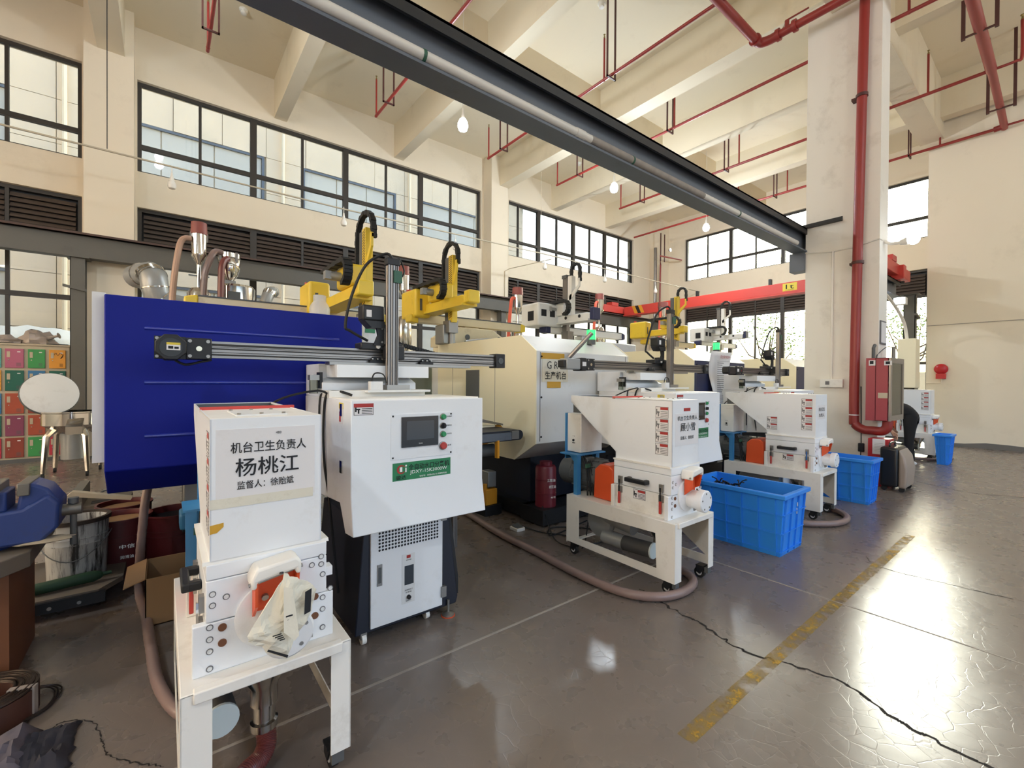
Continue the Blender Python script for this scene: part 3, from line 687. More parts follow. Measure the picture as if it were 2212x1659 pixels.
for x, y, lab in ((1.1, 9.1, 'round white smoke detector on the ceiling near the lit bulb'), (5.9, 5.1, 'round white smoke detector on the ceiling past the runway beam'), (9.7, 9.2, 'small smoke detector on the ceiling past the wall pier')):
    t = thing('smoke_detector', lab, 'detector', (x, y, CE))
    MB().lathe([(.07, 0), (.07, -.02), (.055, -.04)], (x, y, CE), 18).build('base', 'white', t); MB().lathe([(.05, -.04), (.045, -.08), (.02, -.09)], (x, y, CE), 18).build('sensor', 'white', t)
t = thing('fire_bell', 'red alarm bell on the plain cream wall block', 'bell', (13.4, 1.85, 1.7))
MB().lathe([(.11, 0), (.115, .03), (.095, .06), (.05, .085), (.001, .09)], (13.39, 1.85, 1.66), 24, axis=(-1, 0, 0)).build('gong', 'bellred', t)
MB().box(13.33, 1.77, 1.45, 13.4, 1.93, 1.56).build('base_box', 'bellred', t)
MB().tube([(13.38, 1.85, 1.46), (13.38, 1.85, 1.36), (13.38, 2.09, 1.35)], .012, 6).build('conduit', 'wall', t)

# ================================================================== FIRE CABINET AND FLOOR THINGS AT THE COLUMN
t = thing('fire_hose_cabinet', 'pinkish red fire hose cabinet with glazed silver door on the column', 'cabinet', (7.55, 1.5, .84))
x0, x1, y0, y1, z0, z1 = 7.40, 8.10, 1.515, 1.655, .85, 1.68
m = MB(); m.box(x0, y0+.01, z0, x0+.006, y1+.10, z1); m.box(x1-.006, y0+.01, z0, x1, y1, z1); m.box(x0, y0, z0, x1, y1, z0+.006); m.box(x0, y0, z1-.006, x1, y1, z1); m.box(x0, y1-.006, z0, x1, y1, z1)
m.build('body', 'pink', t)
d = MB().ring([(x0, z0), (x1, z0), (x1, z1), (x0, z1)], [(x0+.07, z0+.07), (x1-.07, z0+.07), (x1-.07, z1-.07), (x0+.07, z1-.07)], 'y', y0-.02, y0).build('door', 'alu', t)
MB().box(x0+.07, y0-.012, z0+.07, x1-.07, y0-.008, z1-.07).build('pane', 'dglass', d)
MB().cyl((x0+.3, y0+.04, z0+.35), (x0+.3, y0+.11, z0+.35), .16, n=20).build('hose_reel', 'redpipe', t)
fr = SIDE(x0, y1+.1, z0)
for (a, b, w, h, mm) in ((.03, .73, .07, .07, 'paper'), (.19, .73, .08, .06, 'paper'), (.13, .30, .10, .07, 'lockbody')): MB().fbox(fr, a, b, a+w, b+h, 0, .001).build('sticker', mm, t)
MB().fbox(fr, .04, .75, .08, .79, .001, .0015).fbox(fr, .205, .745, .25, .78, .001, .0015).build('sticker_print', 'ink', t)
MB().tube([(7.75, 1.54, z1), (7.75, 1.54, z1+.16)], .022, 8).build('valve_stem', 'alu', t)
MB().tube(smooth_path([(7.75, 1.54, z1+.14), (7.7, 1.6, z1+.16), (7.6, 1.68, z1+.05), (7.6, 1.69, z1)], 5), .006, 6).build('hose_line', 'castgrey', t)
MB().tube([(7.5, 1.70, z1), (7.5, 1.70, z1+.14), (7.56, 1.70, z1+.18)], .02, 8).build('pipe_stub', 'castgrey', t)
t = thing('notice_board', 'small framed notice hung on the narrow column side', 'notice', (7.7, 1.67, 2))
MB().box(7.64, 1.655, 1.88, 7.92, 1.669, 2.20).build('frame', 'inkgrey', t); MB().box(7.66, 1.652, 1.90, 7.90, 1.656, 2.18).build('sheet', 'paper', t)
def extinguisher(x, y, lab):
    t = thing('fire_extinguisher_box', lab, 'box', (x, y, 0))
    MB().box(x-.12, y-.11, .0, x+.14, y+.11, .62).build('box', 'extred', t, bevel=.008)
    fr = SIDE(x-.12, y+.11, 0); MB().fbox(fr, .05, .42, .18, .62, .0, .004).build('notice_sheet', 'paper', t)
    MB().fbox(fr, .04, .30, .13, .335, .0, .003).fbox(fr, .17, .32, .21, .35, .0, .003).build('tape_scrap', 'paper', t)
    p = MB()
    for i in range(6): p.fbox(fr, .07, .46+.02*i, .16, .463+.02*i, .004, .0045)
    p.build('print', 'inkgrey', t)
    return t
extinguisher(7.45, 1.60, 'red fire extinguisher box with a paper sheet at the column foot')
t = thing('tool_case', 'upright black and taupe hard case standing by the fire box', 'case', (7.4, 1.40, 0))
prof = [(1.50, .05), (1.285, .05), (1.275, .30), (1.30, .44), (1.36, .53), (1.50, .55)]
MB().prism([(1.54, .05), (1.36, .05), (1.36, .54), (1.54, .55)], 'x', 7.12, 7.58).build('shell', 'case', t, bevel=.03, seg=3)
MB().prism([(1.36, .05), (1.285, .05), (1.27, .28), (1.30, .44), (1.36, .53)], 'x', 7.13, 7.57).build('lid', 'casebeige', t, bevel=.025, seg=3)
MB().tube(smooth_path([(7.22, 1.46, .545), (7.24, 1.46, .585), (7.46, 1.46, .585), (7.48, 1.46, .545)], 4), .012, 8).build('handle', 'case', t)
for x in (7.17, 7.53):
    for y in (1.33, 1.5): MB().cyl((x-.02, y, .03), (x+.02, y, .03), .03, n=12).build('wheel', 'rubber', t)
t = thing('power_adapter', 'black plug adapter hanging on a cord at the column foot', 'adapter', (7.57, 1.85, .45))
MB().box(7.54, 1.80, .40, 7.58, 1.87, .52).build('body', 'black', t, bevel=.01); MB().tube([(7.58, 1.85, 1.3), (7.58, 1.84, .5), (7.57, 1.84, .42), (7.58, 1.86, .02)], .006, 6).build('cord', 'black', t)
t = thing('wall_panel_box', 'tall beige metal electric cabinet beside the plain wall block', 'cabinet', (12.6, 2.3, 1.2))
MB().box(12.5, 2.12, 1.25, 12.9, 2.42, 2.3).build('body', 'cream', t, bevel=.01)
MB().tube(smooth_path([(12.7, 2.3, 2.3), (12.6, 2.35, 2.7), (12.0, 2.45, 3.1), (11, 2.5, 3.28), (9, 2.52, 3.29)], 6), .03, 8).build('cable_bundle', 'bulboff', t)
t = thing('flood_lamp', 'lit flood lamp fixed under the runway beam by the wall block', 'lamp', (12.6, 2.4, 3.2))
MB().box(12.5, 2.3, 3.05, 12.7, 2.5, 3.2).build('housing', 'white', t); MB().box(12.49, 2.32, 3.06, 12.5, 2.48, 3.19).build('lens', 'lamp', t)
# ================================================================== INJECTION MACHINES
def machine(x0, x1, endm, sidem, label, style, Y0=3.0):
    t = thing('injection_machine', label, 'machine', ((x0+x1)/2, 5.5, 0), 'injection moulding machines in the row')
    if style == 'flat':
        prof = [(Y0, .88), (Y0, 1.77), (4.80, 1.77), (4.80, .74), (3.14, .74)]
        MB().prism(prof, 'x', x0, x1).build('end_cover', endm, t, bevel=.006)
        MB().prism([(3.06, .92), (3.06, 1.785), (4.82, 1.785), (4.82, .92)], 'x', x0-.05, x0).build('side_cover', sidem, t)
        MB().prism([(3.06, .92), (3.06, 1.785), (4.82, 1.785), (4.82, .92)], 'x', x1, x1+.03).build('side_cover', 'cream', t)
        for z, a, b in ((1.612, -.08, .905), (1.328, -.08, .905), (1.047, -.08, .905)):
            MB().prism([(Y0+.002-.010*sin(k*pi/8), z+.010*cos(k*pi/8)) for k in range(9)], 'x', a, b).build('pressed_rib', 'rib_glint', t)
    else:
        prof = [(Y0, .78), (Y0, 1.62), (Y0+.22, 1.775), (4.80, 1.775), (4.80, .60), (Y0+.30, .60)]
        MB().prism(prof, 'x', x0+.012, x1-.012).build('end_cover', endm, t, bevel=.004)
        pk = [(a-(.004 if i < 3 or i == 5 else 0), b) for i, (a, b) in enumerate(prof)]
        s = MB().prism(pk, 'x', x0, x0+.012).build('side_cover', sidem, t)
        MB().box(x0-.003, 3.90, .60, x0, 4.16, 1.46).build('side_gap', 'castgrey', s)
        for y in (3.62, 4.45): MB().box(x0-.0015, y-.003, .60, x0, y+.003, 1.60).build('panel_seam', 'joint', s)
        MB().prism(pk, 'x', x1-.012, x1).build('side_cover', sidem, t)
        for px in (x0+.055, x1-.055): MB().box(px-.003, Y0-.002, .80, px+.003, Y0, 1.61).build('panel_seam', 'inkgrey', t)
        for z in (.84, 1.2, 1.57): MB().cyl((x0+.07, Y0-.006, z), (x0+.07, Y0, z), .009, n=8).build('screw', 'ink', t)
    MB().box(x0+(.22 if style != 'flat' else .58), 3.32 if style != 'flat' else 3.5, .03, x1-.14, 8.2, .62).build('machine_base', 'darkblue' if style != 'flat' else 'black', t)
    MB().box(x0+(.12 if style != 'flat' else .5), 3.26 if style != 'flat' else 3.45, .03, x1-.08, 3.9, .16).build('base_skirt', 'black', t)
    MB().box(x0+.05, 4.80, .62, x1-.05, 5.95, 1.62).build('mould_guard', 'palegrey', t, bevel=.01)
    MB().box(x0+.0, 5.05, .9, x0+.05, 5.75, 1.5).build('guard_window', 'dglass', t)
    MB().box(x0+.15, 5.95, .62, x1-.15, 8.3, 1.35).build('injection_housing', 'cream' if style != 'flat' else 'palegrey', t, bevel=.02)
    MB().cyl(((x0+x1)/2, 5.95, 1.5), ((x0+x1)/2, 7.6, 1.5), .13, n=20).build('barrel_shroud', 'inox', t)
    MB().box(x0+.3, 4.9, 1.62, x1-.3, 5.5, 1.80).build('platen_block', 'dirtycream', t, bevel=.01)
    return t
m1 = machine(-.235, 1.06, 'blue', 'palegrey', 'injection machine with a wide navy blue end panel', 'flat')
m2 = machine(2.62, 3.95, 'palegrey', 'cream', 'injection machine with a white end panel bearing a taped sign, cream side', 'chamfer')
m3 = machine(5.27, 6.66, 'navy', 'cream', 'injection machine with dark navy end behind a long notice sheet, cream side', 'chamfer')
m4 = machine(8.56, 9.9, 'navy', 'cream', 'injection machine partly hidden by the freestanding column, navy end and cream side', 'chamfer')
m5 = machine(11.2, 12.5, 'navy', 'cream', 'injection machine standing last in the row behind the column', 'chamfer')
# extra marks on machine 1 / 2 / 3
MB().box(1.10, 3.09, 1.15, 1.20, 3.13, 1.79).build('side_flap', 'palegrey', m1)
MB().box(1.11, 3.085, 1.68, 1.18, 3.09, 1.77).build('plate', 'stickgreen', m1)
fr = FRONT(2.70, 2.998, 1.33)
sg = MB().fbox(fr, -.005, .01, .325, .225, 0, .002).build('sign_sheet', 'oldpaper', m2)
lettering(fr, [('G R S', .155, .165, .20, .07), ('生产机台', .165, .07, .27, .075)], 'ink', sg, off=.004)
MB().fbox(fr, -.015, .22, .275, .275, .002, .004).fbox(fr, .06, -.045, .23, .012, .002, .004).build('tape_strip', 'tape', sg)
for x in (3.02,): MB().box(2.99, 2.985, 1.55, 3.02, 2.998, 1.56).build('clip', 'alu', m2)
o = MB().cyl((3.0, 2.96, 1.57), (3.14, 2.8, 1.80), .022, n=10).build('support_strut', 'alu'); tag(o, 'slanted aluminium strut rising from the second gantry', 'strut')
def andon(x, y, z, lab):
    t = thing('signal_beacon', lab, 'beacon', (x, y, z))
    MB().cyl((x, y, z), (x, y, z+.05), .045, n=14).build('base', 'castgrey', t); MB().cyl((x, y, z+.05), (x, y, z+.15), .048, n=14).build('lens', 'beacon', t)
andon(3.50, 3.13, 1.73, 'glowing green beacon on the white ended machine')
andon(6.42, 3.3, 1.775, 'glowing green beacon on the navy ended machine')
MB().prism([(2.75, 1.775), (3.75, 1.775), (3.75, 1.86), (3.45, 2.02), (2.95, 2.02), (2.75, 1.90)], 'y', 4.82, 5.25).build('robot_mount_hood', 'dirtycream', m2, bevel=.01)
for hx in (3.05, 3.55): MB().cyl((hx, 4.812, 1.90), (hx, 4.82, 1.90), .035, n=16).build('hood_port', 'castgrey', m2)
P_ = [(2.95+.035*i, 4.7, 1.80+.05*sin(i*.12)) for i in range(26)]
MB().tube(P_, [.045*(1+.10*(i % 2)) for i in range(26)], 12).build('corrugated_duct', 'silverpaint', m2)
MB().box(2.55, 4.55, 1.775, 2.72, 4.75, 2.0).build('valve_block', 'zinc', m2, bevel=.01)
MB().box(5.5, 4.7, 1.775, 6.4, 5.0, 1.98).build('robot_mount_hood', 'palegrey', m3, bevel=.02)
# notice sheet hung before machine 3
t = thing('notice_sheet', 'tall curling white notice sheet hung at the navy machine end', 'notice', (5.95, 2.93, 1.2))
n_ = 14; m = MB()
for i in range(n_+1):
    z = .92+.83*i/n_; y = 2.95-.03*sin(i*.5); dx = .025*sin(i*.33)
    for j in range(7): m.v.append(V(5.60+.09*j+dx, y-.012*sin(j*1.1), z))
m.f = [(i*7+j, i*7+j+1, (i+1)*7+j+1, (i+1)*7+j) for i in range(n_) for j in range(6)]
o = m.build('sheet', 'paper', t); md = o.modifiers.new('s', 'SOLIDIFY'); md.thickness = .003
fr = FRONT(5.62, 2.905, .92)
lettering(fr, [('机台操作指导书', .27, .76, .26, .045)], 'inkred', t, off=.002)
m = MB(); rr = random.Random(4)
for i in range(24):
    z = .70-.027*i
    if i in (0, 8, 16): m.fbox(fr, .05, z, .46, z+.003, 0, .001)
    else: m.fbox(fr, .06, z, .06+rr.uniform(.1, .38), z+.008, 0, .001)
m.build('text_lines', 'inkgrey', t)

# ================================================================== HOPPER LOADERS AND DRYERS
def loader(xc, y, dz, label, hosem, big=False, r=.085):
    t = thing('hopper_loader', label, 'loader', (xc, y, 1.4), 'stainless hopper loaders on the machines')
    z = dz
    MB().cyl((xc, y, 3.20+z), (xc, y, 3.35+z), r*1.06, r*1.0, n=24).build('filter_cap', 'cap', t)
    b = MB().cyl((xc, y, 2.93+z), (xc, y, 3.20+z), r*.97, n=24).build('receiver', 'chrome', t)
    for k in (-1, 1): MB().box(xc+k*r-.012, y-.02, 3.12+z, xc+k*r+.012, y+.02, 3.22+z).build('toggle', 'alu', b)
    MB().lathe([(.03, 2.81+z), (.034, 2.83+z), (r*1.0, 2.92+z), (r*1.03, 2.945+z)], (xc, y, 0), 24).build('cone', 'inox', t)
    MB().cyl((xc, y, 2.5+z), (xc, y, 2.83+z), .028, n=12).box(xc-.11, y-.02, 2.66+z, xc+.11, y+.02, 2.675+z).build('neck', 'chrome', t)
    MB().lathe([(.05, 1.9+z), (.13, 2.05+z), (.13, 2.44+z), (.10, 2.50+z), (.04, 2.52+z)], (xc, y, 0), 24).build('dryer_drum', 'inox', t)
    MB().cyl((xc, y, 1.42), (xc, y, 1.92+z), .055, n=12).build('throat', 'castgrey', t)
    MB().tube(smooth_path([(xc-.08, y-.02, 3.13+z), (xc-.17, y-.03, 3.10+z), (xc-.22, y-.05, 2.9+z), (xc-.27, y-.06, 2.4+z), (xc-.30, y-.08, 1.5)], 6), .035, 10).build('hose', hosem, t)
    return t
l1 = loader(.355, 7.0, 0, 'shiny hopper loader with maroon cap and pinkish hose over the navy machine', 'hosepink')
# second receiver, drum dryer of machine 1
x, y = .69, 7.05
MB().lathe([(.05, 2.66), (.10, 2.74), (.13, 2.84), (.13, 2.94), (.12, 2.96)], (x, y, 0), 24).build('second_receiver', 'chrome', l1)
MB().cyl((x, y, 2.96), (x, y, 3.02), .13, n=24).build('receiver_lid', 'inox', l1)
for a in range(4): MB().box(x+.13*cos(a*1.57+.6)-.015, y+.13*sin(a*1.57+.6)-.015, 2.90, x+.13*cos(a*1.57+.6)+.015, y+.13*sin(a*1.57+.6)+.015, 3.03).build('toggle', 'alu', l1)
MB().box(x-.06, y-.06, 2.58, x+.07, y+.06, 2.66).build('slide_gate', 'alu', l1)
MB().lathe([(.08, 1.75), (.22, 1.95), (.22, 2.58), (.20, 2.61), (.05, 2.62)], (.78, 7.1, 0), 32).build('drum', 'chrome', l1)
MB().box(.66, 6.87, 2.36, .80, 6.89, 2.50).build('sight_window', 'castgrey', l1)
for pts, mm in (([(.62, 6.98, 3.0), (.52, 6.95, 3.0), (.44, 6.9, 2.8), (.40, 6.9, 2.55), (.36, 6.9, 1.6)], 'hose'), ([(.66, 6.92, 2.93), (.60, 6.86, 2.85), (.58, 6.85, 2.6), (.57, 6.85, 1.6)], 'hosedark')):
    MB().tube(smooth_path(pts, 6), .038, 10).build('hose', mm, l1)
loader(3.17, 7.0, -.1, 'hopper loader with maroon cap standing behind the tall separator post', 'hose')
loader(5.62, 7.0, -.13, 'hopper loader with maroon cap and red hose over the white ended machine', 'hosered', r=.105)
loader(8.75, 7.56, .22, 'hopper loader with maroon cap beside the white robot arm', 'hosered', r=.11)
loader(11.6, 7.59, .33, 'hopper loader with maroon cap in front of the red crane beam', 'hosered', r=.14)
def elbow(pts, r, lab):
    t = thing('exhaust_duct', lab, 'duct', pts[-1])
    m = MB(); P = smooth_path(pts, 2); m.tube(P, r, 22); m.build('elbow', 'silverpaint', t)
    for i in range(1, len(P)-1, 2):
        d = (P[i+1]-P[i-1]).normalized(); MB().pipe(P[i]-d*.008, P[i]+d*.008, r*1.05, r*.97, 22).build('seam_ring', 'inox', t)
    MB().pipe(Vector(pts[1]), Vector(pts[1])+(Vector(pts[2])-Vector(pts[1])).normalized()*.05, r*1.12, r*.95).build('collar', 'inox', t)
    return t
elbow([(-.30, 7.9, 2.72), (-.14, 7.6, 2.74), (-.10, 7.5, 2.62), (-.07, 7.5, 2.45), (.08, 7.5, 2.33), (.5, 7.5, 2.27), (.9, 7.5, 2.1), (.9, 7.5, 1.3)], .15, 'fat grey duct elbow behind the navy machine top')
elbow([(1.5, 8.6, 2.85), (1.42, 8.5, 2.83), (1.36, 8.45, 2.7), (1.30, 8.45, 2.55), (1.1, 8.4, 2.4), (.9, 8.3, 1.9), (.85, 8.3, 1.35)], .09, 'small grey duct elbow behind the shiny drum dryer')

# ================================================================== TAKE-OUT ROBOTS
def loop(m, x, y0, y1, zt, za, zb, w=.024):
    """vertical cable chain loop in the Y-Z plane: legs at y0 (down to za) and y1 (down to zb)"""
    r = abs(y1-y0)/2; c = (y0+y1)/2; s = 1 if y1 > y0 else -1
    P = [(y0, za), (y0, (za+zt-r)/2), (y0, zt-r)]+[(c-s*r*cos(a*pi/8), zt-r+r*sin(a*pi/8)) for a in range(1, 8)]+[(y1, zt-r), (y1, (zt-r+zb)/2), (y1, zb)]
    Q = []
    for i in range(len(P)-1):
        n = max(1, int(math.hypot(P[i+1][0]-P[i][0], P[i+1][1]-P[i][1])/.035))
        Q += [(P[i][0]+(P[i+1][0]-P[i][0])*k/n, P[i][1]+(P[i+1][1]-P[i][1])*k/n) for k in range(n)]
    Q.append(P[-1]); h = .020
    for i in range(len(Q)-1):
        a, b = V(0, *Q[i]), V(0, *Q[i+1]); d = (b-a).normalized(); nn = V(0, -d.z, d.y)
        hh = h*(1.0 if i % 2 else .82); ww = w*(1.0 if i % 2 else .9)
        m.add([V(x-ww, 0, 0)+a-nn*hh, V(x+ww, 0, 0)+a-nn*hh, V(x+ww, 0, 0)+a+nn*hh, V(x-ww, 0, 0)+a+nn*hh, V(x-ww, 0, 0)+b-nn*hh, V(x+ww, 0, 0)+b-nn*hh, V(x+ww, 0, 0)+b+nn*hh, V(x-ww, 0, 0)+b+nn*hh],
              [(3, 2, 1, 0), (4, 5, 6, 7), (0, 1, 5, 4), (1, 2, 6, 5), (2, 3, 7, 6), (3, 0, 4, 7)])
    return m
def robot(X, Yb, Ym, Ye, bx0, bx1, style, label, zb=2.10, mt=2.70, zarm=2.15, bw=.16, ly=(0, 0)):
    t = thing('takeout_robot', label, 'robot', (X, Yb, 1.8), 'robots over the machines')
    ycol = 'yellow' if style == 'yellow' else 'palegrey'
    acc = 'yellow' if style == 'yellow' else 'navy'
    MB().box(bx0, Yb-.07, zb-.10, bx1, Yb+.07, zb).build('traverse_beam', 'dirtycream' if style == 'yellow' else 'white', t, bevel=.006)
    MB().box(bx0, Yb-.075, zb, bx1, Yb-.05, zb+.012).build('linear_rail', 'castgrey', t)
    for e in ((bx0-.10, bx0), (bx1, bx1+.08)):
        MB().prism([(e[0], zb-.10), (e[1], zb-.115), (e[1], zb+.012), (e[0], zb-.01)] if e[0] < bx0 else [(e[0], zb-.115), (e[1], zb-.10), (e[1], zb-.01), (e[0], zb+.012)], 'y', Yb-.08, Yb+.08).build('end_cap', acc, t, bevel=.012)
    MB().box(bx0+(bx1-bx0)*.42, Yb-.05, 1.70, bx0+(bx1-bx0)*.42+.22, Yb+.12, zb-.10).build('pedestal', 'dirtycream' if style == 'yellow' else 'palegrey', t, bevel=.01)
    # carriage cabinet and arm reaching along Y
    cbx = MB().box(X-.16 if style == 'yellow' else X-.42, Yb-.15, zarm-.06, X+.05, Yb+.25, zarm+.28).build('carriage_cabinet', ycol, t, bevel=.03, seg=3)
    if style == 'yellow':
        MB().prism([(Yb-.155, zarm+.02), (Yb-.155, zarm+.16), (Yb-.152, zarm+.16), (Yb-.152, zarm+.02)], 'x', X-.10, X-.07).build('vent_slot', 'castgrey', cbx)
        MB().cyl((X-.1, Yb+.15, zarm+.28), (X-.1, Yb+.15, zarm+.31), .03, n=10).build('stop_button', 'redb', cbx)
    else:
        for xx in (X-.36, X-.19): MB().box(xx, Yb-.153, zarm+.08, xx+.10, Yb-.15, zarm+.18).build('vent_window', 'ink', cbx)
        MB().box(X-.425, Yb-.05, zarm+.02, X-.42, Yb+.08, zarm+.16).build('vent_window', 'ink', cbx)
    MB().prism([(Yb+.2, zarm), (Yb+.2, zarm+.10), (Ye+.06, zarm+.10), (Ye, zarm+.08), (Ye, zarm)], 'x', X-.02, X+bw-.04).build('kick_arm', ycol, t, bevel=.012)
    MB().box(X-.05, Ye, zarm-.02, X+bw-.02, Yb, zarm+.004).build('arm_flange', ycol, t)
    if style == 'yellow': MB().box(X-.02, Ye-.09, zarm+.0, X+bw-.04, Ye+.02, zarm+.135).build('arm_end_cover', 'yellow', t, bevel=.015)
    else:
        MB().box(X-.02, Ye-.07, zarm-.01, X+bw-.03, Ye, zarm+.16).build('arm_end_cover', 'navy', t, bevel=.008)
        for yy in (.25, .6): MB().cyl((X-.024, Ye+(Yb-Ye)*yy, zarm+.06), (X-.019, Ye+(Yb-Ye)*yy, zarm+.06), .025, n=12).build('port', 'ink', t)
    # slider on the arm with motor
    MB().box(X-.06, Ym-.10, zarm+.10, X+.12, Ym+.22, zarm+.30).build('slider_block', ycol, t, bevel=.03, seg=3)
    MB().cyl((X-.16, Ym+.08, zarm+.20), (X-.04, Ym+.08, zarm+.20), .04, n=14).box(X-.20, Ym+.045, zarm+.165, X-.15, Ym+.115, zarm+.235).build('servo_motor', 'silverpaint', t)
    # horizontal chain arch beside the arm
    m = MB(); n = 16; P = [(Ym+.45-.6*min(1, i/8), zarm+.30+.0*i) for i in range(9)]
    for i in range(13):
        a = i*pi/12; P.append((Ym-.15-.10*sin(a), zarm+.20+.10*cos(a)))
    for i in range(len(P)-1):
        a, b = V(X-.10, *P[i]), V(X-.10, *P[i+1]); nn = V(0, -(b-a).z, (b-a).y).normalized()*(.022 if i % 2 else .017); w = V(.035, 0, 0)
        m.add([a-w-nn, a+w-nn, a+w+nn, a-w+nn, b-w-nn, b+w-nn, b+w+nn, b-w+nn], [(3, 2, 1, 0), (4, 5, 6, 7), (0, 1, 5, 4), (1, 2, 6, 5), (2, 3, 7, 6), (3, 0, 4, 7)])
    c = m.build('cable_chain', 'rubber', t); c['kind'] = 'stuff'
    # mast on the far side of the arm
    Xm = X+.14
    MB().box(Xm-.03, Ym-.0, zarm-.12, Xm+.04, Ym+.09, mt).build('mast', 'castgrey' if style == 'yellow' else 'alu', t)
    if style == 'yellow':
        s = MB().box(Xm-.035, Ym-.09, zarm-.14, Xm+.03, Ym-.0, mt+.01).build('mast_cover', 'yellow', t)
        m = MB(); z = zarm-.1
        while z < mt-.02:
            m.add([(Xm-.036, Ym-.075, z+.025), (Xm-.036, Ym-.015, z), (Xm-.036, Ym-.015, z+.010), (Xm-.036, Ym-.075, z+.035)], [(0, 1, 2, 3)]); z += .024
        q = m.build('vent_slots', 'ink', s); q['kind'] = 'stuff'
    else:
        MB().box(Xm-.03, Ym-.10, zarm+.05, Xm+.05, Ym-.02, mt+.0).build('mast_cover', 'white', t); MB().box(Xm-.04, Ym+.0, mt-.02, Xm+.06, Ym+.10, mt+.03).build('mast_cap', 'castgrey', t)
    m = MB(); zt = mt+.17
    loop(m, Xm+.0, ly[0], ly[1], zt, mt-.28 if style == 'yellow' else zarm+.3, mt-.10)
    c = m.build('mast_chain', 'rubber', t); c['kind'] = 'stuff'
    y1 = ly[1]
    MB().prism([(y1-.02, mt-.06), (y1+.012, mt-.06), (y1+.012, mt-.16), (Ym-.05, mt-.30), (Ym-.05, mt-.36), (Ym-.08, mt-.36), (y1-.02, mt-.18)], 'x', Xm-.03, Xm-.01).build('chain_bracket', acc if style == 'yellow' else 'white', t)
    MB().box(Xm-.06, Ym-.06, zarm-.26, Xm+.06, Ym+.08, zarm-.12).cyl((Xm, Ym, zarm-.40), (Xm, Ym, zarm-.26), .02, n=8).build('gripper', 'alu', t)
    return t
robot(1.31, 4.95, 4.02, 3.85, .24, 1.95, 'yellow', 'yellow take-out robot whose tall mast rises behind the nearest gantry', zb=2.09, mt=2.70, zarm=2.07, ly=(4.24, 3.83))
robot(2.50, 5.0, 4.53, 3.98, 2.42, 4.02, 'yellow', 'yellow take-out robot on the stained cream beam in mid row', zb=2.15, mt=2.78, zarm=2.16, ly=(4.70, 4.38))
robot(4.70, 5.0, 4.80, 4.22, 4.60, 6.30, 'white', 'white take-out robot with black cable arch over the white ended machine', zb=2.18, mt=2.93, zarm=2.22, ly=(4.735, 4.56))
robot(8.02, 5.7, 5.06, 4.85, 8.1, 9.9, 'yellow', 'yellow take-out robot in front of the red crane beam end', zb=2.25, mt=3.05, zarm=2.32, ly=(5.0, 4.82))
robot(11.0, 5.9, 5.62, 5.0, 10.6, 12.4, 'white', 'white take-out robot seen against the end wall louvres', zb=2.38, mt=3.2, zarm=2.42, ly=(5.6, 5.38))
t = thing('plastic_jug', 'clear plastic jug sitting on top of the navy machine', 'jug', (1.0, 3.9, 1.78))
MB().lathe([(.075, 0), (.08, .16), (.07, .19), (.05, .22), (.05, .27)], (1.02, 3.9, 1.775), 18).build('body', 'plasticjug', t)
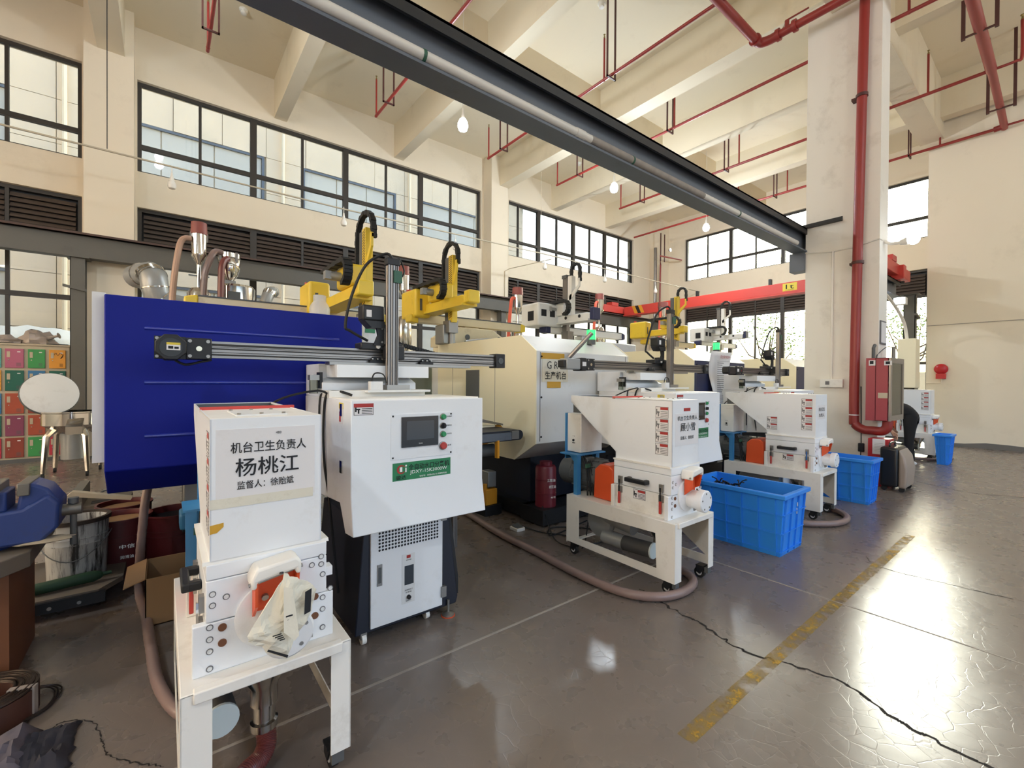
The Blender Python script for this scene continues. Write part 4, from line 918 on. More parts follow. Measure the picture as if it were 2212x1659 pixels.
# ================================================================== SPRUE SEPARATORS
def separator(label):
    t = thing('sprue_separator', label, 'machine', (1.05, 2.5, 0), 'white sprue separators beside the machines')
    # base cabinet
    m = MB(); m.prism([(.755, .05), (1.345, .05), (1.355, .09), (1.29, .60), (.80, .60)], 'y', 2.23, 2.95)
    m.build('base_cabinet', 'darkblue', t, bevel=.006)
    MB().prism([(1.30, .10), (1.36, .10), (1.36, .20), (1.305, .58), (1.29, .58)], 'y', 2.235, 2.245).build('base_edge', 'black', t)
    d = MB().box(.83, 2.216, .072, 1.245, 2.23, .60).build('door_panel', 'cyan_white', t, bevel=.003)
    fr = FRONT(.83, 2.216, 0)
    m = MB()
    for i in range(20):
        for j in range(6):
            c = fr[0]+V(.046+.0176*i, -.0008, .468+.0176*j); m.v += [c+V(.0064*cos(k*pi/4), 0, .0064*sin(k*pi/4)) for k in range(8)]; b = len(m.v)-8; m.f.append(tuple(range(b, b+8)))
    o = m.build('vent_holes', 'ink', d, flat=True); o['kind'] = 'stuff'
    h = MB().fbox(fr, .033, .285, .060, .395, 0, .004).build('door_latch', 'zinc', d); MB().fbox(fr, .039, .30, .054, .38, .004, .006).build('latch_slot', 'castgrey', h)
    p = MB().fbox(fr, .170, .150, .243, .415, 0, .002).build('meter_plate', 'palegrey', d)
    MB().fbox(fr, .184, .250, .236, .352, .002, .004).build('meter_screen', 'screen', p)
    MB().cyl(fr[0]+V(.207, -.002, .183), fr[0]+V(.207, -.014, .183), .011, n=14).build('knob', 'ink', p)
    lettering(fr, [('全自动水口', .207, .222, .045, .009), ('分离机', .207, .209, .035, .009), ('电源开关', .207, .163, .032, .007), ('骏达机械', .207, .383, .03, .006)], 'ink', p, off=.003)
    MB().fbox(fr, .195, .392, .218, .408, .002, .003).build('maker_mark', 'inkred', p)
    for z in (.585, .15):
        MB().box(1.235, 2.205, z-.03, 1.265, 2.225, z+.03).build('hinge', 'zinc', d)
    for x, y, w in ((.80, 2.24, 0), (1.17, 2.27, 0), (.82, 2.9, 0), (1.27, 2.9, 0)):
        c = MB().cyl((x-.011, y, .027), (x+.011, y, .027), .027, n=14).build('caster', 'white', t); MB().box(x-.016, y-.014, .03, x+.016, y+.014, .06).build('fork', 'zinc', c)
    f = MB().lathe([(.036, 0), (.036, .012), (.014, .022), (.008, .024), (.008, .09)], (1.285, 2.22, 0), 20).build('levelling_foot', 'zinc', t)
    MB().pipe((1.285, 2.22, .0), (1.285, 2.22, .004), .04, .03).build('pad', 'orange', f)
    # control head with sloped skirt
    hp = [(2.10, 1.25), (2.10, .79), (2.065, .615), (2.18, .605), (2.265, .735), (2.60, .71), (2.60, 1.25)]
    MB().prism(hp, 'x', .69, 1.435).build('control_head', 'cyan_white', t, bevel=.004)
    MB().prism([(2.60, 1.25), (2.60, .71), (2.95, .74), (2.95, 1.25)], 'x', .69, 1.40).build('rear_housing', 'palegrey', t, bevel=.004)
    MB().box(.70, 2.14, 1.25, 1.43, 2.6, 1.256).build('top_lid', 'white', t)
    fr = FRONT(.69, 2.10, 0)
    pp = MB().fbox(fr, .195, .95, .545, 1.178, 0, .003).build('control_panel', 'cyan_white', t)
    for a in (.205, .535):
        for b in (.96, 1.168): MB().fbox(fr, a-.004, b-.004, a+.004, b+.004, .003, .005).build('panel_screw', 'ink', pp, flat=True)
    s = MB().fbox(fr, .25, 1.008, .455, 1.162, .003, .010).build('touch_screen', 'gloss', pp)
    MB().fbox(fr, .275, 1.045, .43, 1.140, .010, .0105).build('display', 'screen', s)
    lettering(fr, [('TOUCH', .352, 1.024, .022, .006)], 'inkwhite', s, off=.012)
    for z, mm, r in ((1.155, 'green', .015), (1.107, 'ink', .015), (1.062, 'green', .015), (1.0, 'redb', .020)):
        c = fr[0]+V(.485, -.003, z)
        b = MB().lathe([(r*1.15, 0), (r*1.15, .004), (r*.95, .006)], c, 18, axis=(0, -1, 0)).build('button_ring', 'zinc', pp)
        MB().lathe([(r*.95, .004), (r*.95, .016), (r*.8, .020), (.001, .020)], c, 18, axis=(0, -1, 0)).build('button', mm, b)
    MB().box(fr[0].x+.480, 2.10-.028, 1.095, fr[0].x+.490, 2.10-.018, 1.120).build('switch_lever', 'ink', pp)
    lettering(fr, [('启动指示', .525, 1.155, .030, .008), ('电源开关', .525, 1.107, .030, .008), ('启动开关', .525, 1.062, .030, .008), ('急停', .525, 1.0, .022, .009)], 'ink', pp, off=.004)
    g = MB().fbox(fr, .205, .842, .535, .932, 0, .001).build('name_sticker', 'stickgreen', t)
    lettering(fr, [('全自动水口分离机', .408, .905, .235, .030), ('骏达', .250, .858, .055, .022)], 'ink', g, off=.0025)
    lettering(fr, [('JDXY-15K3000W', .405, .877, .215, .022), ('专利号：仿冒必究 技术服务热线', .43, .853, .16, .009)], 'inkwhite', g, off=.0025)
    lg = MB(); c = fr[0]+V(.250, -.0018, .898)
    for a0, a1, r0, r1 in ((30, 330, .013, .023),):
        n = 20
        for i in range(n):
            A, B = radians(a0+(a1-a0)*i/n), radians(a0+(a1-a0)*(i+1)/n); w = .35+.65*sin(pi*(i+.5)/n)
            lg.add([c+V(cos(A)*r1, 0, sin(A)*r1), c+V(cos(B)*r1, 0, sin(B)*r1), c+V(cos(B)*(r1-(r1-r0)*w), 0, sin(B)*(r1-(r1-r0)*w)), c+V(cos(A)*(r1-(r1-r0)*w), 0, sin(A)*(r1-(r1-r0)*w))], [(0, 1, 2, 3)])
    lg.build('logo_mark', 'inkred', g, flat=True)
    lg = MB(); lg.fbox(fr, .243, .886, .256, .910, .0016, .0022).fbox(fr, .272, .882, .279, .905, .0016, .0022); c = fr[0]+V(.276, -.002, .915)
    lg.cyl(c, c+V(0, -.0008, 0), .005, n=10); lg.build('logo_letter', 'inkwhite', g, flat=True)
    warn_sticker(fr, .012, 1.180, .095, .055, t, kinds=0)
    MB().fbox(fr, .012, 1.218, .107, 1.236, .001, .0018).build('sticker_band', 'inkred', t)
    fs = SIDE(.69, 2.60, 0)
    st = MB().fbox(fs, .32, 1.13, .39, 1.235, 0, .001).build('warning_sticker', 'paper', t); MB().fbox(fs, .32, 1.205, .39, 1.235, .001, .0015).build('sticker_band', 'stickyellow', st)
    MB().fbox(fs, .325, 1.14, .35, 1.19, .001, .0015).build('sticker_print', 'inkred', st)
    for z in (1.20, .92): MB().box(.683, 2.215, z-.03, .693, 2.25, z+.03).build('hinge', 'chrome', t)
    # upper housing, gantry shelf
    MB().prism([(2.62, 1.25), (2.62, 1.33), (2.70, 1.36), (2.70, 1.44), (2.98, 1.44), (2.98, 1.25)], 'x', .70, 1.27).build('upper_housing', 'cyan_white', t, bevel=.004)
    MB().box(.745, 2.50, 1.362, 1.30, 2.74, 1.432).build('gantry_shelf', 'cyan_white', t, bevel=.003)
    MB().box(.69, 2.45, 1.25, 1.25, 2.6, 1.29).build('step_tray', 'white', t, bevel=.003)
    f = MB().cyl((.665, 2.66, 1.27), (.665, 2.66, 1.345), .024, n=16).build('air_filter_bowl', 'dglass', t)
    MB().box(.64, 2.635, 1.345, .69, 2.69, 1.375).build('filter_head', 'zinc', f); MB().box(.69, 2.63, 1.30, .705, 2.70, 1.39).build('filter_bracket', 'black', f)
    MB().tube(smooth_path([(.70, 2.5, 1.27), (.62, 2.45, 1.29), (.45, 2.5, 1.24), (.35, 2.7, 1.1), (.3, 2.9, .8)], 6), .006, 6).build('air_line', 'black', t)
    MB().tube(smooth_path([(.80, 2.42, 1.265), (.74, 2.46, 1.285), (.69, 2.50, 1.265), (.680, 2.52, 1.12), (.680, 2.50, .9), (.70, 2.48, .7), (.74, 2.45, .2)], 6), .007, 6).build('power_cable', 'rubber', t)
    MB().tube(smooth_path([(.76, 2.55, 1.265), (.70, 2.58, 1.275), (.680, 2.60, 1.20), (.682, 2.60, .8)], 6), .006, 6).build('power_cable', 'rubber', t)
    return t
def profile(m, p, q, w, h, up):
    """aluminium extrusion between p and q with grooves"""
    p, q = Vector(p), Vector(q); d = (q-p).normalized(); up = Vector(up); sd = d.cross(up)
    sec = []
    def edge(a, b, nrm, k):
        for i in range(k):
            t0, t1, t2, t3 = (i+.28)/k, (i+.36)/k, (i+.64)/k, (i+.72)/k
            for tt, off in ((t0, 0), (t1, -.06), (t2, -.06), (t3, 0)): sec.append((a[0]+(b[0]-a[0])*tt+nrm[0]*off*min(w, h), a[1]+(b[1]-a[1])*tt+nrm[1]*off*min(w, h)))
    c = [(-w/2, -h/2), (w/2, -h/2), (w/2, h/2), (-w/2, h/2)]; nr = [(0, -1), (1, 0), (0, 1), (-1, 0)]; ks = [1, 2 if h > w*.9 else 1, 1, 2 if h > w*.9 else 1]
    if w > h*1.3: ks = [2, 1, 2, 1]
    for i in range(4):
        sec.append(c[i]); edge(c[i], c[(i+1) % 4], nr[i], ks[i])
    k = len(sec)
    m.v += [p+sd*a+up*b for a, b in sec]+[q+sd*a+up*b for a, b in sec]; b = len(m.v)-2*k
    m.f += [(b+i, b+(i+1) % k, b+k+(i+1) % k, b+k+i) for i in range(k)]+[tuple(range(b+k-1, b-1, -1)), tuple(range(b+k, b+2*k))]
    return m
def grooves(p, q, fr_n, offs, w, m='alushade', parent=None, depth=.0006):
    """slot shade painted as dark lines along an extrusion: offs = list of (offset vector) from the axis, on the face with normal fr_n"""
    p, q = Vector(p), Vector(q); d = (q-p).normalized(); nn = Vector(fr_n); sd = d.cross(nn)
    for o in offs:
        mb = MB(); a = p+Vector(o); b = q+Vector(o)
        mb.add([a-sd*w, a+sd*w, b+sd*w, b-sd*w, a-sd*w+nn*depth, a+sd*w+nn*depth, b+sd*w+nn*depth, b-sd*w+nn*depth], [(3, 2, 1, 0), (4, 5, 6, 7), (0, 1, 5, 4), (1, 2, 6, 5), (2, 3, 7, 6), (3, 0, 4, 7)])
        mb.build('slot', m, parent, flat=True)
def gantry(x0, x1, xz, style, label, xs0, yr=2.60, ztop=2.045, zbot=1.30, crossz=1.49):
    t = thing('gantry_manipulator', label, 'manipulator', ((x0+x1)/2, yr, 1.43), 'aluminium gantries on the separators')
    profile(MB(), (x0+.2, yr, crossz), (x1-.08, yr, crossz), .05, .08, (0, 0, 1)).build('cross_rail', 'alu', t, flat=True)
    grooves((x0+.2, yr-.025, crossz), (x1-.08, yr-.025, crossz), (0, -1, 0), [(0, 0, -.024), (0, 0, .004), (0, 0, .022)], .0035, parent=t)
    MB().box(xs0+.03, yr-.05, 1.432, xs0+.95, yr+.04, 1.448).build('mount_plate', 'zinc', t)
    for x in (xs0+.30, xs0+.62):
        b = MB().box(x-.045, yr-.055, 1.448, x+.045, yr+.03, 1.462).prism([(x-.03, 1.462), (x+.03, 1.462), (x+.02, 1.485), (x-.02, 1.485)], 'y', yr-.045, yr-.026).build('rail_clamp', 'black', t)
        for dx in (-.03, 0, .03): MB().cyl((x+dx, yr-.057, 1.472), (x+dx, yr-.046, 1.472), .005, n=8).build('clamp_bolt', 'zinc', b)
    e = MB().box(x1-.08, yr-.045, crossz-.05, x1, yr+.045, crossz+.05).build('end_block', 'black', t, bevel=.004)
    MB().cyl((x1-.04, yr-.048, crossz), (x1-.04, yr-.044, crossz), .022, n=14).build('bearing', 'castgrey', e)
    g = MB().box(x0+.10, yr-.05, crossz-.05, x0+.20, yr+.05, crossz+.05).build('drive_plate', 'black', t, bevel=.004)
    MB().cyl((x0+.15, yr-.054, crossz), (x0+.15, yr-.05, crossz), .012, n=12).build('hub', 'chrome', g)
    for dx in (.115, .185):
        for dz in (-.035, .035): MB().cyl((x0+dx, yr-.055, crossz+dz), (x0+dx, yr-.05, crossz+dz), .008, n=10).build('plate_bolt', 'zinc', g)
    if style == 0:
        oc = [(cos(pi/8+i*pi/4)*.062+x0+.045, sin(pi/8+i*pi/4)*.062+crossz+.002) for i in range(8)]
        mo = MB().prism(oc, 'y', yr-.075, yr+.11).build('stepper_motor', 'black', t, bevel=.004)
        MB().box(x0-.015, yr-.045, crossz-.05, x0+.10, yr+.045, crossz+.052).build('motor_flange', 'black', mo)
        MB().cyl((x0+.045, yr-.078, crossz), (x0+.045, yr-.074, crossz), .042, n=24).build('motor_cover', 'case', mo)
        for dx, dz in ((-.005, .042), (-.005, -.04)): MB().cyl((x0+dx, yr-.05, crossz+dz), (x0+dx, yr-.044, crossz+dz), .007, n=8).build('motor_bolt', 'zinc', mo)
        fr = FRONT(x0+.045, yr-.078, crossz)
        w = MB().fbox(fr, -.016, -.012, .034, .022, 0, .001).build('caution_label', 'paper', mo); MB().fbox(fr, -.016, .012, .034, .022, .001, .0014).build('label_band', 'stickyellow', w)
        MB().fbox(fr, -.010, -.006, .008, .006, .001, .0014).fbox(fr, .012, -.006, .028, .004, .001, .0014).build('label_print', 'ink', w)
        MB().tube(smooth_path([(x0+.06, yr-.02, crossz-.055), (x0+.10, yr-.02, crossz-.075), (x0+.16, yr-.02, crossz-.06), (x0+.2, yr, crossz-.05)], 5), .006, 6).build('motor_lead', 'black', mo)
    else:
        mo = MB().box(x0-.13, yr-.045, crossz-.045, x0+.03, yr+.045, crossz+.045).build('servo_motor', 'silverpaint' if style == 1 else 'black', t, bevel=.008)
        MB().box(x0+.03, yr-.055, crossz-.055, x0+.10, yr+.055, crossz+.055).build('gear_housing', 'black', mo, bevel=.01)
        MB().box(x0-.16, yr-.035, crossz-.03, x0-.13, yr+.035, crossz+.03).build('encoder_cap', 'black', mo, bevel=.005)
        MB().fbox(FRONT(x0+.05, yr-.055, crossz), -.01, -.015, .035, .02, 0, .001).build('label', 'paper', mo)
    # carriage and z axis
    c = MB().box(xz-.16, yr-.06, crossz+.035, xz+.10, yr+.05, crossz+.075).build('carriage', 'black', t, bevel=.006)
    MB().box(xz-.03, yr-.10, crossz-.02, xz+.09, yr-.05, crossz+.06).build('carriage_block', 'black', c, bevel=.005)
    MB().cyl((xz-.06, yr-.066, crossz+.055), (xz-.06, yr-.058, crossz+.055), .014, n=6).build('cable_clamp', 'bulboff', c)
    profile(MB(), (xz, yr-.12, zbot), (xz, yr-.12, ztop-.03), .062, .042, (0, 1, 0)).build('lift_rail', 'alu', t, flat=True)
    grooves((xz, yr-.12-.021, zbot), (xz, yr-.12-.021, ztop-.03), (0, -1, 0), [(-.019, 0, 0), (-.004, 0, 0), (.012, 0, 0), (.023, 0, 0)], .0026, parent=t)
    MB().box(xz-.04, yr-.145, ztop-.03, xz+.04, yr-.095, ztop+.01).build('lift_cap', 'black', t, bevel=.004)
    MB().box(xz+.0, yr-.150, ztop-.13, xz+.05, yr-.14, ztop-.06).build('terminal_board', 'greenplug', t)
    q = MB().box(xz-.16, yr-.09, crossz+.20, xz-.03, yr+.0, crossz+.29).build('lift_motor', 'black', t, bevel=.01)
    MB().prism([(xz-.15, crossz+.20), (xz-.03, crossz+.20), (xz-.03, crossz+.16), (xz-.11, crossz+.16)], 'y', yr-.09, yr-.0).build('motor_belly', 'black', q)
    MB().fbox(FRONT(xz-.14, yr-.09, crossz+.22), 0, 0, .03, .04, 0, .001).build('label', 'paper', q)
    MB().prism([(xz-.09, crossz+.06), (xz-.03, crossz+.06), (xz-.03, crossz+.28), (xz-.055, crossz+.28), (xz-.075, crossz+.17), (xz-.065, crossz+.12)], 'y', yr-.075, yr-.055).build('gusset', 'black', q)
    for dz in (.08, .16, .24): MB().cyl((xz-.042, yr-.08, crossz+dz), (xz-.042, yr-.075, crossz+dz), .006, n=8).build('gusset_bolt', 'zinc', q)
    MB().tube(smooth_path([(xz+.0, yr-.12, ztop+.01), (xz-.03, yr-.10, ztop+.04), (xz-.13, yr-.06, ztop-.03), (xz-.20, yr-.03, ztop-.2), (xz-.23, yr, ztop-.38), (xz-.20, yr, crossz+.14), (xz-.10, yr+.0, crossz+.09)], 7), .009, 6).build('cable_bundle', 'rubber', t)
    MB().tube(smooth_path([(xz+.02, yr-.12, ztop), (xz+.05, yr-.11, ztop+.02), (xz+.07, yr-.13, ztop-.05), (xz+.05, yr-.15, ztop-.09)], 6), .005, 6).build('cable', 'rubber', t)
    m = MB()
    for i in range(18): m.box(xz+.08+.02*i, yr+.06, crossz+.085-.004*i, xz+.097+.02*i, yr+.11, crossz+.105-.004*i+.002)
    o = m.build('drag_chain', 'rubber', t); o['kind'] = 'stuff'
    # gripper
    MB().box(xz-.17, yr-.20, zbot-.02, xz+.21, yr-.06, zbot-.008).build('gripper_plate', 'palegrey', t)
    MB().box(xz-.14, yr-.16, zbot-.008, xz-.07, yr-.12, zbot+.04).build('air_valve', 'palegrey', t); MB().box(xz-.04, yr-.15, zbot-.008, xz+.10, yr-.09, zbot+.02).build('gripper_block', 'zinc', t)
    MB().tube(smooth_path([(xz-.13, yr-.14, zbot+.04), (xz-.11, yr-.14, zbot+.085), (xz-.06, yr-.14, zbot+.08), (xz-.04, yr-.14, zbot+.03)], 6), .004, 6).build('air_tube', 'rubber', t)
    return t
s1 = separator('white sprue separator with green name sticker and black base, next to the navy panel')
gantry(-.02, 1.94, 1.05, 0, 'aluminium gantry with an octagonal black motor before the navy panel', .69)
s2 = dup(s1, (2.725, 0, 0), 'white sprue separator half hidden behind the grinder with a nozzle flange and three line sign')
gantry(2.70, 4.80, 3.92, 1, 'aluminium gantry with a grey square motor before the taped sign', .69+2.725)
s3 = dup(s1, (5.15, 0, 0), 'white sprue separator mostly hidden behind the third grinder in the row')
gantry(5.42, 7.05, 6.47, 2, 'aluminium gantry with an all black motor before the notice sheet', .69+5.15)

# ================================================================== BELT CONVEYORS
def conveyor(label):
    t = thing('belt_conveyor', label, 'conveyor', (1.9, 3.3, .8), 'small belt conveyors between machines')
    sec = []
    x0, x1, zc, r = 1.16, 2.50, .865, .045
    P = [(x0, zc+r), (x1, zc+r)]+[(x1+r*sin(a*pi/8), zc+r*cos(a*pi/8)) for a in range(1, 8)]+[(x1, zc-r), (x0, zc-r)]
    MB().prism(P, 'y', 3.08, 3.42).build('belt', 'darkblue', t)
    MB().box(x0, 3.42, zc-.05, x1-.02, 3.45, zc+.06).build('rail', 'cream', t); MB().box(x0, 3.06, zc-.035, x1-.1, 3.078, zc+.03).build('rail', 'steel', t)
    MB().cyl((1.3, 3.2, zc-.13), (2.30, 3.2, zc-.13), .055, n=16).build('drive_tube', 'castgrey', t)
    MB().prism([(2.20, zc-.17), (2.28, zc-.19), (2.55, zc-.02), (2.58, zc+.03), (2.55, zc+.06), (2.50, zc+.055), (2.50, zc-.02), (2.24, zc-.10)], 'y', 3.43, 3.46).build('chain_guard', 'amber', t)
    MB().box(2.24, 3.05, zc-.18, 2.26, 3.09, zc-.03).build('guard_bracket', 'amber', t)
    MB().box(2.40, 3.055, zc-.03, 2.48, 3.08, zc+.04).build('bearing_block', 'zinc', t)
    MB().prism([(2.30, zc+.13), (2.30, zc+.10), (2.56, zc+.055), (2.56, zc+.07)], 'y', 3.40, 3.47).build('sensor_bracket', 'alu', t)
    for x, y in ((1.85, 3.11), (1.3, 3.11), (1.85, 3.42), (1.3, 3.42)): profile(MB(), (x, y, 0), (x, y, zc-.05), .04, .04, (0, 1, 0)).build('leg', 'alu', t, flat=True)
    return t
k1 = conveyor('belt conveyor with an amber chain guard ending at the white ended machine')
k2 = dup(k1, (2.62, 0, 0), 'belt conveyor end showing past the second separator')

# ================================================================== GRANULATORS
def grinder():
    t = thing('plastic_granulator', 'x', 'granulator', (.27, 2.0, 0), 'white plastic granulators on castors')
    fx0, fx1, y0, y1, zt = .035, .505, 1.53, 2.47, .462
    MB().box(fx0, y0, zt-.008, fx1, y1, zt).build('table_top', 'white', t, bevel=.003)
    MB().box(fx0+.03, y0-.012, zt-.03, fx1-.03, y0+.02, zt+.004).build('front_lip', 'white', t, bevel=.004)
    for xa, xb in ((fx0, fx0+.004), (fx1-.004, fx1)):
        out = [(y0, .09), (1.9, .095), (y1, .10), (y1, zt-.002), (2.0, zt-.002), (y0, zt-.002)]
        inn = [(y0+.13 if xa < .2 else y0+.05, .15), (1.9, .15), (y1-.13, .15), (y1-.13, .365), (2.02, .365), (y0+.14 if xa < .2 else y0+.40, .375)]
        MB().ring(out, inn, 'x', xa, xb).build('side_frame', 'white', t)
    for yy in (y0, y1-.004):
        for xa, xb in ((fx0, fx0+.075), (fx1-.065, fx1)):
            MB().box(xa, yy, .09, xb, yy+.004, zt-.003).build('leg', 'white', t)
    for xa, s in ((fx0+.07, 1), (fx1-.075, -1)):
        pass
    for yy in (y0+.02, y1-.06): MB().box(fx0+.004, yy, .10, fx1-.004, yy+.04, .106).build('cross_bar', 'white', t) if yy > 2 else None
    for x, y in ((fx0+.04, y0+.06), (fx1-.04, y0+.06), (fx0+.04, y1-.06), (fx1-.04, y1-.06)):
        c = MB().box(x-.028, y-.026, .083, x+.028, y+.026, .092).prism([(y-.03, .084), (y+.03, .084), (y+.035, .04), (y+.0, .03)], 'x', x-.022, x-.017).prism([(y-.03, .084), (y+.03, .084), (y+.035, .04), (y, .03)], 'x', x+.017, x+.022).build('caster', 'black', t)
        MB().cyl((x-.013, y+.012, .036), (x+.013, y+.012, .036), .036, n=20).build('wheel', 'rubber', c)
        MB().cyl((x-.0145, y+.012, .036), (x+.0145, y+.012, .036), .02, n=16).build('wheel_hub', 'paper', c)
        MB().box(x-.02, y-.055, .05, x+.02, y-.03, .085).build('brake_pedal', 'castgrey', c) if y < 2 else None
    # cutting chamber
    MB().box(.065, 1.598, zt, .465, 1.626, .615).build('front_plate', 'cyan_white', t, bevel=.003)
    MB().box(.065, 2.03, zt, .465, 2.058, .615).build('back_plate', 'white', t, bevel=.003)
    MB().box(.095, 1.626, zt, .44, 2.03, .615).build('screen_housing', 'white', t)
    u = MB().box(.098, 1.598, .618, .443, 2.058, .742).build('cutting_chamber', 'cyan_white', t, bevel=.003)
    MB().box(.098, 1.598, .744, .443, 2.058, .79).build('hopper_base', 'cyan_white', t, bevel=.003)
    MB().prism([(1.60, .79), (1.605, .80), (2.06, .80), (2.058, .79)], 'x', .090, .450).build('base_flange', 'white', t)
    MB().box(.44, 1.60, .67, .463, 1.64, .70).build('side_lug', 'cyan_white', t)
    ft = FRONT(0, 1.598, 0)
    def bolts(pts, r, mm, off=0.0):
        pr = None
        for x, z in pts:
            c = V(x, 1.598-off, z)
            if pr is None:
                pr = MB().lathe([(r, 0), (r, .0015), (r*.72, .0015), (r*.72, 0)], c, 14, axis=(0, -1, 0)).build('bolt_recess', 'inkgrey', t); p0 = c
                p2 = MB().lathe([(r*.70, 0), (r*.70, .003), (r*.36, .003), (r*.30, .001), (.0001, .001)], c, 12, axis=(0, -1, 0)).build('bolt', mm, t)
            else: clone(pr, c-p0, t); clone(p2, c-p0, t)
    bolts([(.115, .702), (.115, .668), (.108, .604), (.108, .568), (.108, .532), (.108, .480), (.425, .742), (.425, .716), (.430, .68), (.430, .600), (.430, .56), (.430, .497), (.150, .685), (.395, .72), (.455, .625)], .0095, 'palegrey')
    for x, z in ((.14, .595), (.14, .548), (.405, .61), (.405, .545)): MB().cyl((x, 1.594, z), (x, 1.598, z), .0115, n=14).build('bolt_hole', 'rustm', t)
    MB().lathe([(.105, 0), (.105, .012), (.095, .016)], (.275, 1.598, .60), 32, axis=(0, -1, 0)).build('bearing_flange', 'cyan_white', t)
    n = MB().lathe([(.060, 0), (.060, .07), (.072, .075), (.072, .115), (.066, .12), (.001, .12)], (.30, 1.590, .575), 32, axis=(0, -1, 0)).build('shaft_cover', 'cyan_white', t)
    for a in range(5): MB().cyl((.30+.052*cos(a*1.257+.4), 1.468, .575+.052*sin(a*1.257+.4)), (.30+.052*cos(a*1.257+.4), 1.472, .575+.052*sin(a*1.257+.4)), .006, n=8).build('cap_bolt', 'zinc', n)
    b = MB().prism([(.205, .745), (.205, .715), (.222, .715), (.222, .735), (.328, .752), (.328, .735), (.345, .735), (.345, .775), (.33, .79), (.22, .775)], 'y', 1.515, 1.598).build('bracket_hood', 'white', t, bevel=.008)
    MB().cyl((.20, 1.53, .728), (.35, 1.53, .755), .006, n=10).build('hinge_pin', 'zinc', b)
    o = MB().box(.222, 1.570, .625, .335, 1.577, .742).build('latch_plate', 'orange', b, bevel=.003)
    MB().prism([(1.577, .75), (1.52, .75), (1.52, .66), (1.577, .61)], 'x', .216, .224).prism([(1.577, .75), (1.52, .75), (1.54, .66), (1.577, .64)], 'x', .333, .341).build('latch_cheek', 'orange', o)
    for x in (.25, .285): MB().cyl((x, 1.562, .665), (x, 1.571, .668), .010, n=12).build('latch_bolt', 'zinc', o)
    MB().box(.365, 1.590, .478, .397, 1.598, .520).box(.374, 1.582, .484, .388, 1.592, .515).build('safety_catch', 'zinc', t)
    # side handle, toggle clamps, sticker
    fs = SIDE(.098, 2.058, 0)
    MB().fbox(fs, .13, .66, .16, .69, 0, .04).fbox(fs, .27, .66, .30, .69, 0, .04).fbox(fs, .13, .66, .30, .69, .03, .055).build('side_handle', 'black', t, bevel=.006)
    for a in (.06, .39):
        k = MB().fbox(fs, a-.014, .565, a+.020, .61, .0, .014).fbox(fs, a-.012, .63, a+.018, .68, .0, .014).build('toggle_clamp', 'zinc', t)
        MB().fbox(fs, a-.005, .490, a+.011, .572, .012, .026).build('clamp_grip', 'redb', k, bevel=.003); MB().fbox(fs, a-.002, .57, a+.008, .66, .014, .021).build('clamp_rod', 'chrome', k)
    warn_sticker(SIDE(.095, 2.058, 0), .17, .545, .10, .065, t); 
    # hopper
    hx0, hx1 = .108, .425
    P = [(1.60, .80), (1.60, 1.228), (2.50, 1.235), (2.50, 1.185), (2.052, .845), (2.052, .80)]
    h = MB()
    for xa, xb in ((hx0, hx0+.004), (hx1-.004, hx1)): h.prism(P, 'x', xa, xb)
    h.box(hx0, 1.60, .80, hx1, 1.604, 1.228); h.box(hx0, 2.496, 1.185, hx1, 2.50, 1.235); h.box(hx0, 2.048, .80, hx1, 2.052, .847)
    h.add([(hx0, 2.05, .845), (hx1, 2.05, .845), (hx1, 2.498, 1.187), (hx0, 2.498, 1.187), (hx0, 2.05, .850), (hx1, 2.05, .850), (hx1, 2.498, 1.192), (hx0, 2.498, 1.192)], [(3, 2, 1, 0), (4, 5, 6, 7), (0, 1, 5, 4), (1, 2, 6, 5), (2, 3, 7, 6), (3, 0, 4, 7)])
    hp = h.build('hopper', 'cyan_white', t)
    MB().box(hx0, 1.604, 1.224, hx1, 2.06, 1.229).build('hopper_lid', 'white', hp)
    MB().box(hx0+.005, 2.482, 1.19, hx1-.005, 2.494, 1.232).box(hx0+.005, 2.09, 1.10, hx0+.009, 2.48, 1.226).box(hx1-.009, 2.09, 1.10, hx1-.005, 2.48, 1.226).build('inner_grey', 'castgrey', hp)  # plain grey sheets set against the inner hopper walls
    MB().box(hx0, 2.06, 1.222, hx1+.012, 2.085, 1.240).build('red_seal', 'craneRed', hp)
    cp = MB().box(hx0+.075, 1.68, 1.229, hx1-.09, 1.93, 1.233).build('cover_plate', 'palegrey', hp)
    for x in (hx0+.085, hx0+.15, hx1-.10):
        for y in (1.69, 1.92): MB().cyl((x, y, 1.233), (x, y, 1.238), .006, n=8).build('cover_bolt', 'zinc', cp)
    fh = SIDE(hx0, 2.50, 0)
    for z in (1.11, 1.03, .95, .87): warn_sticker(fh, .775, z, .095, .075, hp, kinds=1)
    # motor, belt guard, control box on blue stand
    MB().prism([(2.09, .462), (2.09, .70), (2.13, .725), (2.22, .725), (2.27, .68), (2.28, .462)], 'x', .13, .40).build('belt_guard', 'orange', t, bevel=.01)
    mo = MB().lathe([(.12, 0), (.13, .02), (.13, .26), (.115, .28), (.115, .40), (.10, .42)], (.27, 2.28, .60), 28, axis=(0, 1, 0)).build('motor', 'castgrey', t)
    for a in range(14): MB().box(-.004, 2.30, .128, .004, 2.54, .14).xf(Matrix.Translation((.27, 0, .60)) @ Matrix.Rotation(a*2*pi/14, 4, 'Y')).build('cooling_fin', 'castgrey', mo)
    MB().box(.15, 2.36, .655, .24, 2.50, .75).build('terminal_box', 'castgrey', mo, bevel=.01)
    st = MB().box(.075, 2.395, .462, .115, 2.435, .765).box(.33, 2.43, .462, .37, 2.47, .765).box(.065, 2.39, .765, .40, 2.58, .775).box(.125, 2.572, .72, .40, 2.582, 1.09).build('box_stand', 'skyblue', t)
